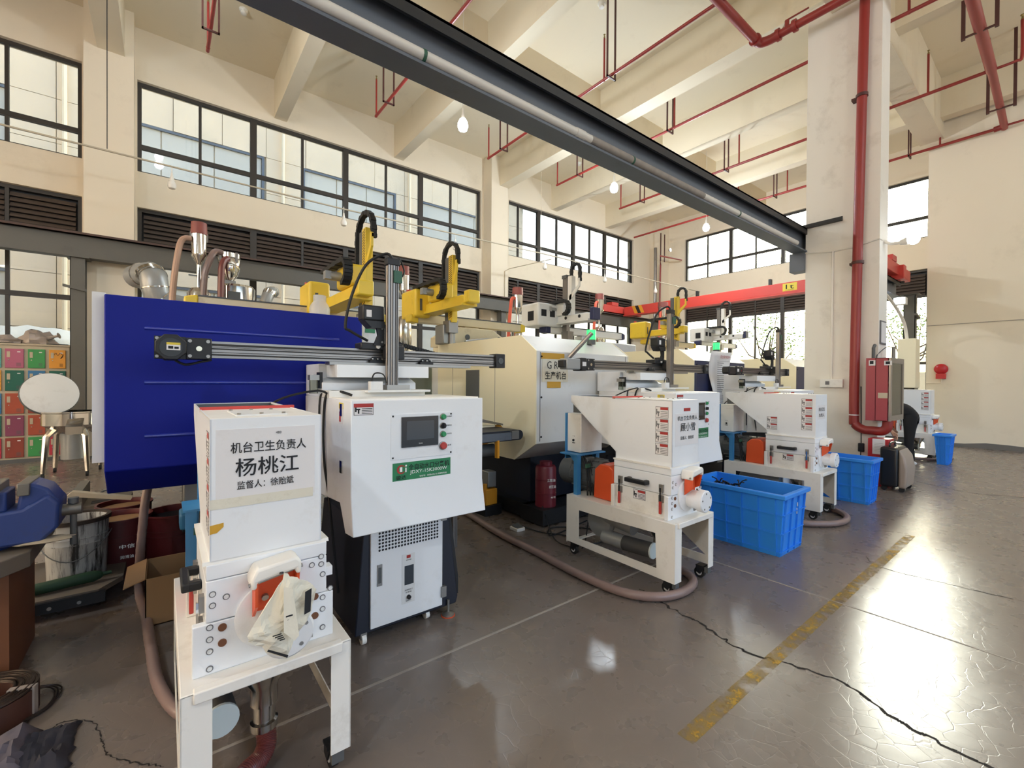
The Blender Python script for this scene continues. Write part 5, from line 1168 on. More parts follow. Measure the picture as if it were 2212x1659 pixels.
    MB().prism([(2.435, .765), (2.50, .765), (2.435, .70)], 'x', .09, .10).build('stand_rib', 'skyblue', st)
    cb_ = MB().box(.14, 2.42, .78, .39, 2.57, 1.09).build('control_box', 'white', t, bevel=.004)
    fb = SIDE(.14, 2.57, 0); MB().lathe([(.010, 0), (.010, .006), (.006, .012)], (.14, 2.50, .875), 12, axis=(-1, 0, 0)).build('switch_knob', 'ink', cb_)
    MB().fbox(fb, .055, .85, .085, .856, 0, .001).fbox(fb, .06, .905, .065, .91, 0, .001).fbox(fb, .075, .905, .08, .91, 0, .001).build('switch_print', 'ink', cb_)
    for i in range(4): MB().tube(smooth_path([(.13+.02*i, 2.40, .76), (.12+.015*i, 2.34-.01*i, .65), (.11+.02*i, 2.32-.012*i, .47)], 5), .007, 6).build('motor_lead', 'rubber', t)
    MB().box(.10, 2.325, .68, .15, 2.335, .71).build('lead_tag', 'greenplug', t)
    # blower, filter, discharge hopper below
    bl = MB(); rr = [(.11-.03*(i/20), i*2*pi/20) for i in range(21)]
    bl.lathe([(.05, 0), (.11, .02), (.12, .05), (.11, .08), (.05, .10)], (.15, 2.26, .27), 26, axis=(1, 0, 0)).build('blower', 'silverpaint', t)
    MB().cyl((.20, 2.2, .33), (.20, 1.95, .30), .055, n=18).build('blower_motor', 'silverpaint', t)
    MB().cyl((.13, 2.17, .195), (.14, 1.99, .195), .048, n=18).build('muffler', 'silverpaint', t)
    f = MB().cyl((.14, 1.99, .195), (.15, 1.765, .205), .052, n=22).build('air_filter', 'filter', t)
    MB().cyl((.15, 1.766, .205), (.1505, 1.755, .205), .054, n=22).build('filter_end', 'filtcap', f)
    MB().lathe([(.13, .455), (.13, .43), (.045, .25), (.045, .19), (.036, .185), (.036, .13), (.045, .125), (.045, .10)], (.285, 1.80, 0), 22).build('discharge_funnel', 'inox', t)
    MB().tube(smooth_path([(.22, 1.60, .44), (.22, 1.575, .425), (.22, 1.57, .415), (.34, 1.57, .425), (.34, 1.575, .435), (.34, 1.60, .445)], 3), .004, 6).build('drawer_pull', 'chrome', t)
    return t
g1 = grinder()
g1['label'] = 'white granulator nearest the camera with a crumpled paper bag hung on its flange'
GD = [2.455, 4.97, 10.54]
g2 = dup(g1, (GD[0], 0, 0), 'white granulator with grey motor standing beside the open blue tub')
g3 = dup(g1, (GD[1], 0, 0), 'white granulator with orange guard in mid row, before the freestanding column')
g4 = dup(g1, (GD[2], .0, 0), 'white granulator standing beyond the column by the bending worker')
# hand written / printed sheets
fr = FRONT(.108, 1.60, 0)
s = MB().fbox(fr, .015, .965, .295, 1.195, 0, .0012).build('name_sheet', 'paper', g1)
MB().fbox(fr, .0, .955, .29, .985, .0012, .0016).build('clear_tape', 'oldpaper', s)
lettering(fr, [('机台卫生负责人', .160, 1.137, .215, .034), ('杨桃江', .155, 1.075, .18, .057), ('监督人：徐贻斌', .150, 1.02, .16, .026), ('480', .185, 1.178, .016, .008)], 'ink', s, off=.003)
MB().prism([(.108, .908), (.143, .912), (.143, .900), (.126, .884), (.108, .882)], 'y', 1.5985, 1.60).build('tape_scrap', 'tape', g1)
x0 = .108+GD[0]; fr = FRONT(x0, 1.60, 0)
s = MB().fbox(fr, .03, .93, .312, 1.14, 0, .0012).build('name_sheet', 'paper', g2)
lettering(fr, [('机台卫生负责人', .175, 1.11, .24, .03), ('顾小雪', .18, 1.05, .18, .055), ('监督人：徐贻斌', .17, .98, .16, .024)], 'ink', s, off=.003)
MB().fbox(fr, .13, 1.155, .21, 1.175, 0, .001).build('red_label', 'inkred', g2)
x0 = .108+GD[1]; fr = FRONT(x0, 1.60, 0)
s = MB().fbox(fr, .05, .98, .27, 1.12, 0, .0012).build('name_sheet', 'paper', g3)
lettering(fr, [('机台卫生', .16, 1.08, .17, .035), ('负责人', .16, 1.02, .15, .035)], 'ink', s, off=.003)
fh = SIDE(x0, 2.50, 0)
for z in (.92, .85): warn_sticker(fh, .45, z, .10, .065, g3, kinds=1)
MB().cyl((x0+.33, 1.75, 1.06), (x0+.36, 1.75, 1.06), .03, n=14).build('side_knob', 'black', g3)
# paper bag hung on the first granulator
t = thing('paper_bag', 'crumpled printed paper bag hanging from the orange latch of the nearest granulator', 'bag', (.29, 1.48, .65))
outl = [(.283, .772), (.262, .73), (.225, .675), (.188, .62), (.19, .605), (.235, .56), (.285, .523), (.292, .535), (.315, .585), (.345, .615), (.362, .655), (.372, .70), (.358, .725), (.325, .745), (.305, .755)]
c0 = V(.285, 0, .64); m = MB(); rr = random.Random(12)
fine = []
for i in range(len(outl)):
    p, q = outl[i], outl[(i+1) % len(outl)]
    for k in range(3): fine.append((p[0]+(q[0]-p[0])*k/3+rr.uniform(-.003, .003), p[1]+(q[1]-p[1])*k/3+rr.uniform(-.003, .003)))
outl = fine; rings = [1.0, .88, .75, .62, .48, .34, .18]
for k, f in enumerate(rings):
    for i, (x, z) in enumerate(outl):
        q = c0+(V(x, 0, z)-c0)*f; w_ = noise.noise(V(q.x*22, q.z*22, 3))*.014+noise.noise(V(q.x*60, q.z*45, 7))*.007
        m.v.append(V(q.x, 1.450-.020*(1-f)-.10*(.77-q.z)*.4-w_*(.4 if k == 0 else 1), q.z))
m.v.append(V(c0.x, 1.424, c0.z)); n = len(outl); L_ = len(rings)
for k in range(L_-1): m.f += [(k*n+i, k*n+(i+1) % n, (k+1)*n+(i+1) % n, (k+1)*n+i) for i in range(n)]
m.f += [((L_-1)*n+i, (L_-1)*n+(i+1) % n, L_*n) for i in range(n)]
o = m.build('bag_body', 'oldpaper', t, flat=True); md = o.modifiers.new('s', 'SOLIDIFY'); md.thickness = .006; md.offset = -1
MB().add([(.274, 1.420, .745), (.298, 1.416, .735), (.312, 1.400, .60), (.300, 1.400, .588), (.272, 1.404, .62)], [(0, 1, 2, 3, 4)]).build('folded_flap', 'oldpaper', t, flat=True).modifiers.new('s', 'SOLIDIFY').thickness = .003
m = MB(); m.add([(.332, 1.408, .715), (.350, 1.406, .722), (.346, 1.402, .655), (.328, 1.402, .65)], [(0, 1, 2, 3)])
for i in range(5): m.box(.278+.004*i, 1.397, .66-.012*i, .296+.004*i, 1.398, .664-.012*i)
m.add([(.232, 1.410, .572), (.235, 1.410, .577), (.285, 1.398, .548), (.282, 1.398, .541)], [(0, 1, 2, 3)])
for i in range(4): m.box(.245+.006*i, 1.404, .612-.006*i, .268+.003*i, 1.405, .615-.006*i)
m.xf(Matrix.Translation((0, .010, 0))).build('bag_print', 'ink', t, flat=True)['kind'] = 'stuff'
MB().cyl((.283, 1.478, .765), (.283, 1.53, .745), .003, n=6).build('tie', 'black', t)
# suction hoses (their own things)
def hose(pts, r, mm, label, k=14, name='suction_hose'):
    o = hose_tube(pts, r, 12, k).build(name, mm, org=pts[0]); return tag(o, label, 'hose')
hose([(.285, 1.80, .125), (.288, 1.785, .09), (.285, 1.76, .055), (.262, 1.735, .034), (.22, 1.71, .032), (.17, 1.66, .032), (.13, 1.58, .032), (.12, 1.45, .032), (.14, 1.2, .032)], .031, 'hosedark', 'dark red ribbed hose under the nearest granulator', 16)
hose([(2.38, 4.1, .03), (2.38, 3.82, .03), (2.28, 3.06, .03), (2.26, 2.57, .03), (2.23, 2.09, .03), (2.26, 1.75, .03), (2.38, 1.58, .03), (2.55, 1.52, .03), (2.72, 1.54, .03), (2.82, 1.62, .03), (2.84, 1.74, .04), (2.74, 1.80, .10)], .027, 'hose', 'mauve ribbed hose looping on the floor around the granulator castors by the tub', 12)
hose([(4.62, 3.4, .03), (4.6, 2.4, .03), (4.66, 1.7, .03), (4.85, 1.45, .03), (5.1, 1.36, .03), (5.35, 1.42, .03), (5.5, 1.6, .03), (5.42, 1.76, .04), (5.26, 1.80, .10)], .027, 'hose', 'mauve hose curling on the floor beside the second blue tub', 12)
hose([(10.2, 2.6, .03), (10.3, 1.9, .03), (10.5, 1.5, .03), (10.85, 1.36, .03), (11.08, 1.45, .03), (11.05, 1.7, .05), (10.83, 1.80, .11)], .027, 'hose', 'mauve hose curling under the far granulator', 12)

# ================================================================== BLUE TUBS
def tub(x0, y0, w, l, h, label):
    t = thing('plastic_tub', label, 'tub', (x0+w/2, y0+l/2, 0), 'blue plastic tubs by the granulators')
    d = .035; o0 = [(x0+d, y0+d), (x0+w-d, y0+d), (x0+w-d, y0+l-d), (x0+d, y0+l-d)]; o1 = [(x0, y0), (x0+w, y0), (x0+w, y0+l), (x0, y0+l)]
    th = .012; m = MB()
    i1 = [(x0+th, y0+th), (x0+w-th, y0+th), (x0+w-th, y0+l-th), (x0+th, y0+l-th)]; i0 = [(x0+d+th, y0+d+th), (x0+w-d-th, y0+d+th), (x0+w-d-th, y0+l-d-th), (x0+d+th, y0+l-d-th)]
    vs = [(x, y, .0) for x, y in o0]+[(x, y, h) for x, y in o1]+[(x, y, h) for x, y in i1]+[(x, y, .02) for x, y in i0]
    fs = [(3, 2, 1, 0), (12, 13, 14, 15)]
    for a in (0, 4, 8): fs += [(a+i, a+(i+1) % 4, a+4+(i+1) % 4, a+4+i) for i in range(4)]
    m.add(vs, fs); m.build('body', 'tub', t)
    e = .022
    MB().ring([(x0-e, y0-e), (x0+w+e, y0-e), (x0+w+e, y0+l+e), (x0-e, y0+l+e)], [(x0+.004, y0+.004), (x0+w-.004, y0+.004), (x0+w-.004, y0+l-.004), (x0+.004, y0+l-.004)], 'z', h-.035, h).build('rim', 'tub', t, bevel=.006)
    def rib_v(px, py, ax):
        q = d*1.0; m = MB()
        if ax == 'x': m.add([(px-.005, py+q, .01), (px+.005, py+q, .01), (px+.005, py, h-.03), (px-.005, py, h-.03), (px-.005, py+q-.012, .01), (px+.005, py+q-.012, .01), (px+.005, py-.012, h-.03), (px-.005, py-.012, h-.03)], [(3, 2, 1, 0), (4, 5, 6, 7), (0, 1, 5, 4), (1, 2, 6, 5), (2, 3, 7, 6), (3, 0, 4, 7)])
        else: m.add([(px+q, py-.005, .01), (px+q, py+.005, .01), (px, py+.005, h-.03), (px, py-.005, h-.03), (px+q-.012, py-.005, .01), (px+q-.012, py+.005, .01), (px-.012, py+.005, h-.03), (px-.012, py-.005, h-.03)], [(3, 2, 1, 0), (4, 5, 6, 7), (0, 1, 5, 4), (1, 2, 6, 5), (2, 3, 7, 6), (3, 0, 4, 7)])
        m.build('rib', 'tub', t)
    n = 5
    for i in range(n+1): rib_v(x0, y0+.06+(l-.12)*i/n, 'y')
    for i in range(4): rib_v(x0+.05+(w-.10)*i/3, y0, 'x')
    for z in (.03, h*.36, h*.66):
        q = d*(1-z/h); m = MB(); m.box(x0+q-.010, y0+q, z, x0+q+.006, y0+l-q, z+.008); m.build('rib', 'tub', t)
        m = MB(); m.box(x0+q, y0+q-.010, z, x0+w-q, y0+q+.006, z+.008); m.build('rib', 'tub', t)
    return t
t1 = tub(3.70, 1.37, .47, .76, .49, 'large open blue tub holding black sprues')
MB().box(3.98, 1.372, .36, 4.02, 1.376, .39).box(3.98, 1.376, .30, 4.02, 1.38, .345).build('label_slot', 'paper', t1)
tub(6.08, 1.38, .34, .74, .50, 'blue tub standing between the third granulator and the column')
tub(10.12, 1.275, .36, .20, .50, 'blue tub beside the far granulator against the plain wall')
tub(9.0, 1.95, .36, .5, .42, 'blue tub the worker reaches into')
rr = random.Random(8)
for i in range(16):
    c = V(3.90+rr.uniform(-.12, .12), 1.95+rr.uniform(-.12, .10), .40+rr.uniform(0, .04)); m = MB()
    for j in range(4):
        a = rr.uniform(0, 6.28); q = c+V(cos(a)*.06, sin(a)*.06, rr.uniform(-.01, .06)); m.tube([c, (c+q)/2+V(0, 0, .015), q], .005, 5); m.sph(q, .010, 6, (1, 1, .6))
    tag(m.build('plastic_sprue', 'sprue', org=c), 'black moulded sprue lying in the open blue tub', 'sprue', 'black sprues in the blue tub')
m = MB(); hp_ = random.Random(5)
for j in range(9):
    for i in range(9): m.v.append(V(3.755+.045*i, 1.60+.055*j, .02 if i in (0, 8) or j in (0, 8) else .34+hp_.uniform(-.03, .07)))
m.f = [(j*9+i, j*9+i+1, (j+1)*9+i+1, (j+1)*9+i) for j in range(8) for i in range(8)]
tag(m.build('sprue_heap', 'sprue', org=(3.93, 1.8, .02)), 'heap of small black sprues filling the open blue tub', 'scrap', kind='stuff')
# ================================================================== LOCKERS AND FAR LEFT
t = thing('locker_cabinet', 'worn cabinet of many coloured small lockers against the window wall', 'lockers', (-2.2, 10.5, 0))
lx0, lx1, ly0, ly1 = -3.05, -1.235, 10.30, 10.70
MB().box(lx0, ly0+.012, .06, lx1, ly1, 1.86).build('body', 'lockbody', t)
MB().box(lx0-.01, ly0-.01, 1.86, lx1+.01, ly1, 1.885).build('top_board', 'lockbody', t)
MB().box(lx0, ly0+.0, .0, lx1, ly1, .06).build('plinth', 'castgrey', t)
cx = [(-2.94, -2.76), (-2.70, -2.50), (-2.44, -2.24), (-2.18, -1.985), (-1.945, -1.745), (-1.70, -1.51), (-1.465, -1.275)]
cz = [(1.50, 1.80), (1.14, 1.46), (.78, 1.10), (.43, .75), (.09, .40)]
cols = [['lgreen', 'lblue', 'lpink', 'lteal', 'lpink', 'lgreen', 'lorange'], ['lred', 'lteal', 'lgreen', 'lorange', 'ldgreen', 'lblue', 'ldgreen'], ['lblue', 'lpurple', 'lorange', 'lblue', 'lred', 'lbrown', 'lgreen'],
        ['lorange', 'lgreen', 'lred', 'ldgreen', 'lpurple', 'lred', 'lblue'], ['lpink', 'lblue', 'lteal', 'lcrim', 'lbrown', 'lgreen', 'lcrim']]
for r, (z0, z1) in enumerate(cz):
    for c, (x0, x1) in enumerate(cx):
        d = MB().box(x0, ly0-.008, z0, x1, ly0+.012, z1).build('door', cols[r][c], t, bevel=.003)
        h = z1-z0
        MB().box(x0+.02, ly0-.012, z0+h*.55, x0+.055, ly0-.008, z0+h*.85).build('handle', 'lockbody', d)
        MB().box(x0+.13*(x1-x0)/.2, ly0-.0095, z1-.055, x0+.165*(x1-x0)/.2, ly0-.008, z1-.04).build('name_plate', 'paper', d)
        MB().cyl((x0+.04, ly0-.014, z0+h*.42), (x0+.04, ly0-.008, z0+h*.42), .008, n=8).build('lock', 'chrome', d)
        m = MB()
        for k in range(4): m.box(x0+.12, ly0-.009, z0+.03+.014*k, x1-.03, ly0-.008, z0+.036+.014*k)
        if r == 0 and c == 6: m.tube(smooth_path([(x0+.06, ly0-.010, z1-.08), (x0+.08, ly0-.010, z1-.05), (x0+.10, ly0-.010, z1-.09), (x0+.13, ly0-.010, z1-.05), (x0+.16, ly0-.010, z1-.10), (x0+.13, ly0-.010, z1-.14), (x0+.17, ly0-.010, z1-.07)], 4), .003, 4)
        m.build('vent_scribble', 'ink' if r == 0 and c == 6 else 'castgrey', d)
t = thing('plastic_sack', 'crumpled greyish plastic sack lying on the locker top', 'sack', (-1.7, 10.45, 1.885))
rr = random.Random(21)
def lump(c, sx, sy, sz, n=14, amp=.18, flat=True):
    m = MB(); m.sph((0, 0, 0), 1.0, n)
    for i, p in enumerate(m.v):
        k = 1+amp*noise.noise(p*2.2+Vector(c)*3)+amp*.6*noise.noise(p*5+Vector(c)); z = p.z*k
        m.v[i] = V(c[0]+p.x*k*sx, c[1]+p.y*k*sy, c[2]+max(z, -.25 if flat else -9)*sz)
    return m
lump((-1.62, 10.48, 1.90+.03), .20, .14, .16, 18, .5).build('bulk', 'bag', t)
lump((-1.97, 10.46, 1.90+.02), .17, .12, .09, 16, .4).build('bulk', 'bag', t)
MB().tube(smooth_path([(-1.52, 10.4, 1.98), (-1.42, 10.38, 2.02), (-1.36, 10.36, 2.04)], 4), [.03]*4+[.02]*4+[.05], 8).build('twisted_neck', 'bag', t)
o = MB().box(-1.50, 10.34, 1.887, -1.25, 10.6, 1.90).build('board', 'black', org=(-1.4, 10.45, 1.887)); tag(o, 'flat black board on the locker top beside the sack', 'board')

t = thing('vibrating_sieve', 'stainless sieve bowl with its round lid swung open before the lockers', 'sieve', (-1.0, 8.7, 0))
ax = V(.25, -.93, .28).normalized()
MB().lathe([(.28, -.02), (.285, .0), (.285, .02), (.25, .025), (.001, .03)], (-1.22, 8.66, 1.13), 40, axis=ax).build('lid', 'palegrey', t)
MB().lathe([(.285, -.045), (.295, -.03), (.295, .0), (.286, .004)], (-1.22, 8.66, 1.13), 40, axis=ax).build('lid_rim', 'castgrey', t)
MB().lathe([(.16, .60), (.30, .70), (.30, .86), (.32, .87), (.32, .885), (.285, .885), (.285, .72), (.02, .66)], (-1.02, 8.7, 0), 36).build('bowl', 'chrome', t)
MB().prism([(8.42, .66), (8.20, .60), (8.20, .70), (8.42, .80)], 'x', -1.02, -.86).build('chute', 'inox', t)
MB().cyl((-1.0, 8.7, .22), (-1.0, 8.7, .58), .13, n=20).build('motor', 'silverpaint', t)
for a in (.6, 2.2, 3.9, 5.3):
    c_, s_ = cos(a), sin(a)
    l = MB().tube([(-1.02+.20*c_, 8.7+.20*s_, .66), (-1.02+.30*c_, 8.7+.30*s_, .55), (-1.02+.34*c_, 8.7+.34*s_, .07)], [.05, .04, .028], 8).build('leg', 'inox', t)
    MB().cyl((-1.02+.34*c_-.015, 8.7+.34*s_, .035), (-1.02+.34*c_+.015, 8.7+.34*s_, .035), .035, n=12).build('castor', 'rubber', l)

# ================================================================== CLUTTER AT THE WORKBENCH
t = thing('workbench', 'small grey topped bench on a brown steel pedestal carrying the blue vise', 'bench', (-.72, 3.15, 0))
MB().prism([(-1.25, 2.72), (-.58, 2.72), (-.47, 2.88), (-.47, 3.45), (-1.25, 3.45)], 'z', .505, .575).build('top', 'wood', t, bevel=.004)
MB().box(-1.05, 2.86, 0, -.53, 3.35, .505).build('pedestal', 'rustm', t)
t = thing('bench_vise', 'blue bench vise with grey jaws and sliding bar, at the picture edge', 'vise', (-.6, 3.0, .575))
MB().prism([(-.92, .60), (-.44, .60), (-.385, .66), (-.38, .77), (-.42, .815), (-.50, .76), (-.60, .75), (-.62, .79), (-.92, .79)], 'y', 2.90, 3.12).build('body', 'vise', t, bevel=.012)
MB().prism([(-.52, .76), (-.505, .86), (-.47, .87), (-.42, .84), (-.385, .78), (-.385, .72), (-.52, .72)], 'y', 2.92, 3.10).build('moving_jaw', 'vise', t, bevel=.012)
MB().box(-.515, 2.90, .82, -.475, 3.12, .875).build('jaw_plate', 'iron', t, bevel=.004); MB().box(-.66, 2.90, .80, -.575, 3.12, .875).build('jaw_plate', 'iron', t, bevel=.004)
MB().box(-.70, 2.93, .75, -.55, 3.09, .84).build('fixed_jaw', 'vise', t, bevel=.008)
MB().lathe([(.12, .575), (.12, .60), (.09, .62)], (-.66, 3.05, 0), 24).build('swivel_base', 'vise', t)
s_ = MB().cyl((-.40, 3.0, .715), (-.315, 3.0, .715), .028, n=16).build('spindle', 'iron', t)
MB().cyl((-.345, 3.0, .545), (-.345, 3.0, .755), .013, n=12).cyl((-.345, 3.0, .745), (-.345, 3.0, .77), .02, n=12).build('tommy_bar', 'castgrey', s_)
o = lump((-.43, 2.93, .60), .10, .05, .012, 14, .3).build('offcut_sheet', 'lockbody', org=(-.43, 2.93, .59)); tag(o, 'pale curled offcut lying over the bench edge below the vise', 'sheet')
t = thing('low_trolley', 'low wooden trolley on the floor carrying the stained bucket', 'trolley', (-.55, 3.8, 0))
MB().prism([(-1.0, 3.52), (-.30, 3.52), (-.20, 3.68), (-.20, 4.25), (-1.0, 4.25)], 'z', .085, .115).build('deck', 'wood', t)
MB().box(-1.0, 3.50, .045, -.27, 3.53, .105).build('edge_angle', 'black', t)
for x in (-.5, -.38): MB().cyl((x, 3.497, .07), (x, 3.50, .07), .01, n=8).build('rivet', 'zinc', t)
for x in (-.85, -.32):
    for y in (3.6, 4.15): MB().cyl((x-.02, y, .042), (x+.02, y, .042), .042, n=14).build('wheel', 'rubber', t)
def bucket(x, y, z, r0, r1, h, mm, inner, label, handle=True, fill=.75):
    t = thing('bucket', label, 'bucket', (x, y, z))
    MB().lathe([(r0, 0), (r1, h), (r1+.008, h), (r1+.008, h+.012), (r1-.006, h+.012), (r1-.01, h-.01), (r0-.008+(r1-r0)*fill, h*fill), (.001, h*fill)], (x, y, z), 32).build('body', mm, t)
    MB().cyl((x, y, z+h*fill), (x, y, z+h*fill+.004), r0-.012+(r1-r0)*fill, n=28).build('contents', inner, t)
    for zz in (.72, .62): MB().pipe((x, y, z+h*zz), (x, y, z+h*zz+.006), r0+(r1-r0)*zz+.004, r0+(r1-r0)*zz-.002, n=32).build('hoop', mm, t)
    if handle:
        P = [(x+(r1+.012)*cos(a), y-(r1+.01)*abs(sin(a))*.98, z+h*.74-h*.30*sin(a)**2-.10*h*(1-cos(a))*.6) for a in [pi*i/16 for i in range(17)]]
        MB().tube(P, .003, 6).build('wire_handle', 'castgrey', t)
    return t
b0 = bucket(-.425, 3.85, .116, .135, .148, .355, 'bucketw', 'rustm', 'white paint bucket streaked with dark oil drips on the low trolley')
MB().pipe((-.425, 3.85, .462), (-.425, 3.85, .486), .159, .140, 32).build('stained_rim', 'darkrim', b0)
b2 = bucket(-.235, 4.10, 0, .155, .165, .385, 'redbucket', 'card', 'dark red bucket filled with pale powder behind the stained bucket', False, .93)
lettering((V(-.235, 4.10-.166, 0), V(1, 0, 0), V(0, 0, 1), V(0, -1, 0)), [('中信', .04, .22, .08, .028), ('润滑油', .04, .15, .07, .022)], 'inkwhite', b2, off=.002)
bucket(-.24, 4.55, 0, .155, .165, .375, 'redbucket', 'card', 'dark red bucket mostly hidden behind the powder bucket', False, .93)
b3 = bucket(.06, 4.10, .0, .17, .18, .37, 'redbucket', 'black', 'dark red pail beneath the navy end panel', False, .9)
bucket(-.92, 4.15, .116, .13, .14, .24, 'redbucket', 'black', 'red can on the trolley behind the bench pedestal', True, .9)
o = MB().lathe([(.028, 0), (.032, .01), (.032, .27), (.022, .30), (.012, .31), (.010, .35)], (-.60, 3.62, .15), 16, axis=(1, .12, 0.02)).build('roller_handle', 'greenrub', org=(-.5, 3.65, .118)); tag(o, 'dark green rubber roller lying on the trolley edge', 'roller')
t = thing('steel_tool_box', 'grey open steel box with a lifting ring on the floor behind the buckets', 'box', (-.42, 4.9, 0))
MB().box(-.56, 4.75, .0, -.22, 5.25, .32).build('block', 'castgrey', t); MB().prism([(-.56, .32), (-.50, .32), (-.50, .47), (-.56, .47)], 'y', 4.75, 5.25).build('side_plate', 'steelw', t)
MB().box(-.50, 4.76, .32, -.22, 5.2, .345).build('lid_plate', 'wood', t); MB().box(-.46, 4.85, .3455, -.30, 4.95, .347).build('slot', 'ink', t)
m = MB(); m.tube([(-.38+.035*cos(a), 5.02, .375+.035*sin(a)) for a in [i*pi/8 for i in range(16)]], .008, 6, closed=True); m.build('lifting_ring', 'zinc', t)
o = MB().prism([(-.55, .50), (-.20, .42), (-.19, .44), (-.52, .53)], 'y', 4.45, 4.52).build('wood_stick', 'lockbody', org=(-.37, 4.5, .42)); tag(o, 'pale wooden stick laid across the dark red buckets', 'stick')
hose([(-.02, 3.75, .80), (-.08, 3.62, .66), (-.11, 3.6, .35), (-.125, 3.66, .10), (-.13, 3.75, .035), (-.115, 3.5, .03), (-.08, 3.2, .03), (-.05, 2.8, .03), (-.02, 2.45, .03), (.04, 2.2, .03), (.13, 2.05, .03)], .023, 'hose', 'dull pink hose dropping from the navy machine and lying on the floor', 12)
t = thing('grease_pump', 'grey lubrication pump with a blue tank mounted beneath the navy panel', 'pump', (.16, 3.75, .5))
MB().box(.10, 3.6, .47, .20, 3.75, .68).build('pump_body', 'silverpaint', t, bevel=.01); MB().box(.08, 3.58, .36, .20, 3.76, .47).build('tank', 'skyblue', t, bevel=.015)
for x in (.12, .17): MB().cyl((x, 3.6, .68), (x, 3.6, .70), .012, n=10).build('fitting', 'zinc', t)
MB().box(.10, 3.76, .3, .22, 3.9, .74).build('mount', 'black', t)
t = thing('cardboard_box', 'open brown cardboard box on the floor behind the nearest granulator', 'box', (.05, 3.3, 0))
m = MB(); x0, x1, y0, y1, h = -.08, .22, 3.1, 3.45, .26
for q in ((x0, y0, x1, y0+.005), (x0, y1-.005, x1, y1), (x0, y0, x0+.005, y1), (x1-.005, y0, x1, y1)): m.box(q[0], q[1], 0, q[2], q[3], h)
m.box(x0, y0, 0, x1, y1, .005); m.build('carton', 'card', t)
MB().prism([(x0, h), (x0-.09, h-.03), (x0-.09, h-.025), (x0, h+.005)], 'y', y0, y1).build('flap', 'card', t)
t = thing('wire_coil', 'coil of bronze wire lying on the floor at the picture edge', 'coil', (-.56, 2.58, 0))
m = MB(); rr = random.Random(5)
for i in range(26):
    r_ = rr.uniform(.088, .156); z = .106+rr.uniform(0, .006)
    m.tube([(-.56+r_*cos(a), 2.62+r_*sin(a), z+.002*sin(a*3+i)) for a in [k*2*pi/28 for k in range(28)]], .0045, 5, closed=True)
q = m.build('windings', 'copper', t); q['kind'] = 'stuff'
MB().pipe((-.56, 2.62, .0), (-.56, 2.62, .105), .158, .085, 36).build('core', 'coilband', t)
for a in (-.3, 1.6): MB().box(-.012, .08, -.002, .012, .164, .116).xf(Matrix.Translation((-.56, 2.62, 0)) @ Matrix.Rotation(a-pi/2, 4, 'Z')).build('binding', 'bag', t)
m = MB()
for k in range(3): m.tube(smooth_path([(-.45, 2.72, .02+.01*k), (-.40+.012*k, 2.74, .012), (-.365+.01*k, 2.68, .008), (-.38, 2.58-.01*k, .008), (-.46, 2.52, .01), (-.52, 2.5, .02)], 8), .003, 5)
m.tube(smooth_path([(-.42, 2.70, .06), (-.41, 2.62, .01), (-.42, 2.5, .006), (-.44, 2.38, .006)], 8), .003, 5)
m.build('loose_end', 'copper', t)
t = thing('rag', 'heap of dark and violet rags with a torn edge on the floor', 'rag', (-.36, 2.22, 0))
def cloth(x0, y0, x1, y1, hh, seed, mm, nm):
    m = MB(); n = 16
    for j in range(n+1):
        for i in range(n+1):
            u, v_ = i/n, j/n; x = x0+(x1-x0)*u; y = y0+(y1-y0)*v_; e = min(u, 1-u, v_, 1-v_)
            k = noise.noise(V(u*3+seed, v_*3, seed)); k2 = noise.noise(V(u*8+seed, v_*8, 1))
            m.v.append(V(x+.03*k2*(1 if e < .05 else .3), y+.03*k, .006+hh*min(1, e*6)*(.55+.5*k+.35*abs(k2))))
    m.f = [(j*(n+1)+i, j*(n+1)+i+1, (j+1)*(n+1)+i+1, (j+1)*(n+1)+i) for j in range(n) for i in range(n)]
    o = m.build(nm, mm, t); md = o.modifiers.new('s', 'SOLIDIFY'); md.thickness = .004; return o
cloth(-.62, 2.14, -.36, 2.42, .10, 3, 'ragp', 'violet_rag'); cloth(-.42, 2.10, -.26, 2.40, .06, 8, 'rag', 'dark_rag')
# under machine 2
t = thing('oil_drum', 'maroon oil drum with white lettering standing on the base under the white ended machine', 'drum', (2.88, 3.22, .16))
MB().lathe([(.10, 0), (.10, .36), (.09, .38), (.06, .385), (.06, .42), (.001, .42)], (2.88, 3.14, .16), 28).build('body', 'barrel', t)
for z in (.12, .25): MB().pipe((2.88, 3.14, .16+z), (2.88, 3.14, .168+z), .103, .099, 28).build('hoop', 'barrel', t)
lettering((V(2.80, 3.045, .16), V(.94, -.34, 0).normalized()*1.0, V(0, 0, 1), V(-.3, -.95, 0)), [('三联油', .05, .26, .08, .028), ('液压油', .06, .20, .07, .028), ('46号', .07, .10, .05, .02)], 'inkwhite', t, off=.004)
MB().box(2.72, 3.0, .02, 3.6, 3.32, .16).build('drip_ledge', 'black', m2)
t = thing('lubricator', 'small grey pump on a yellow oil tank under the cream machine side', 'pump', (2.5, 3.7, 0))
MB().box(2.52, 3.62, .10, 2.66, 3.80, .26).build('tank', 'amber', t, bevel=.008); MB().box(2.56, 3.64, .27, 2.66, 3.78, .43).build('pump_box', 'silverpaint', t, bevel=.008)
MB().cyl((2.535, 3.66, .26), (2.535, 3.66, .31), .022, n=12).build('filler_cap', 'amber', t); MB().box(2.50, 3.6, 0, 2.7, 3.85, .10).build('stand', 'black', t)
MB().fbox(SIDE(2.52, 3.80, .1), .05, .03, .11, .14, 0, .001).build('tank_label', 'stickyellow', t)
t = thing('foot_switch', 'small white foot pedal on the floor before the black machine base', 'pedal', (2.53, 3.1, 0))
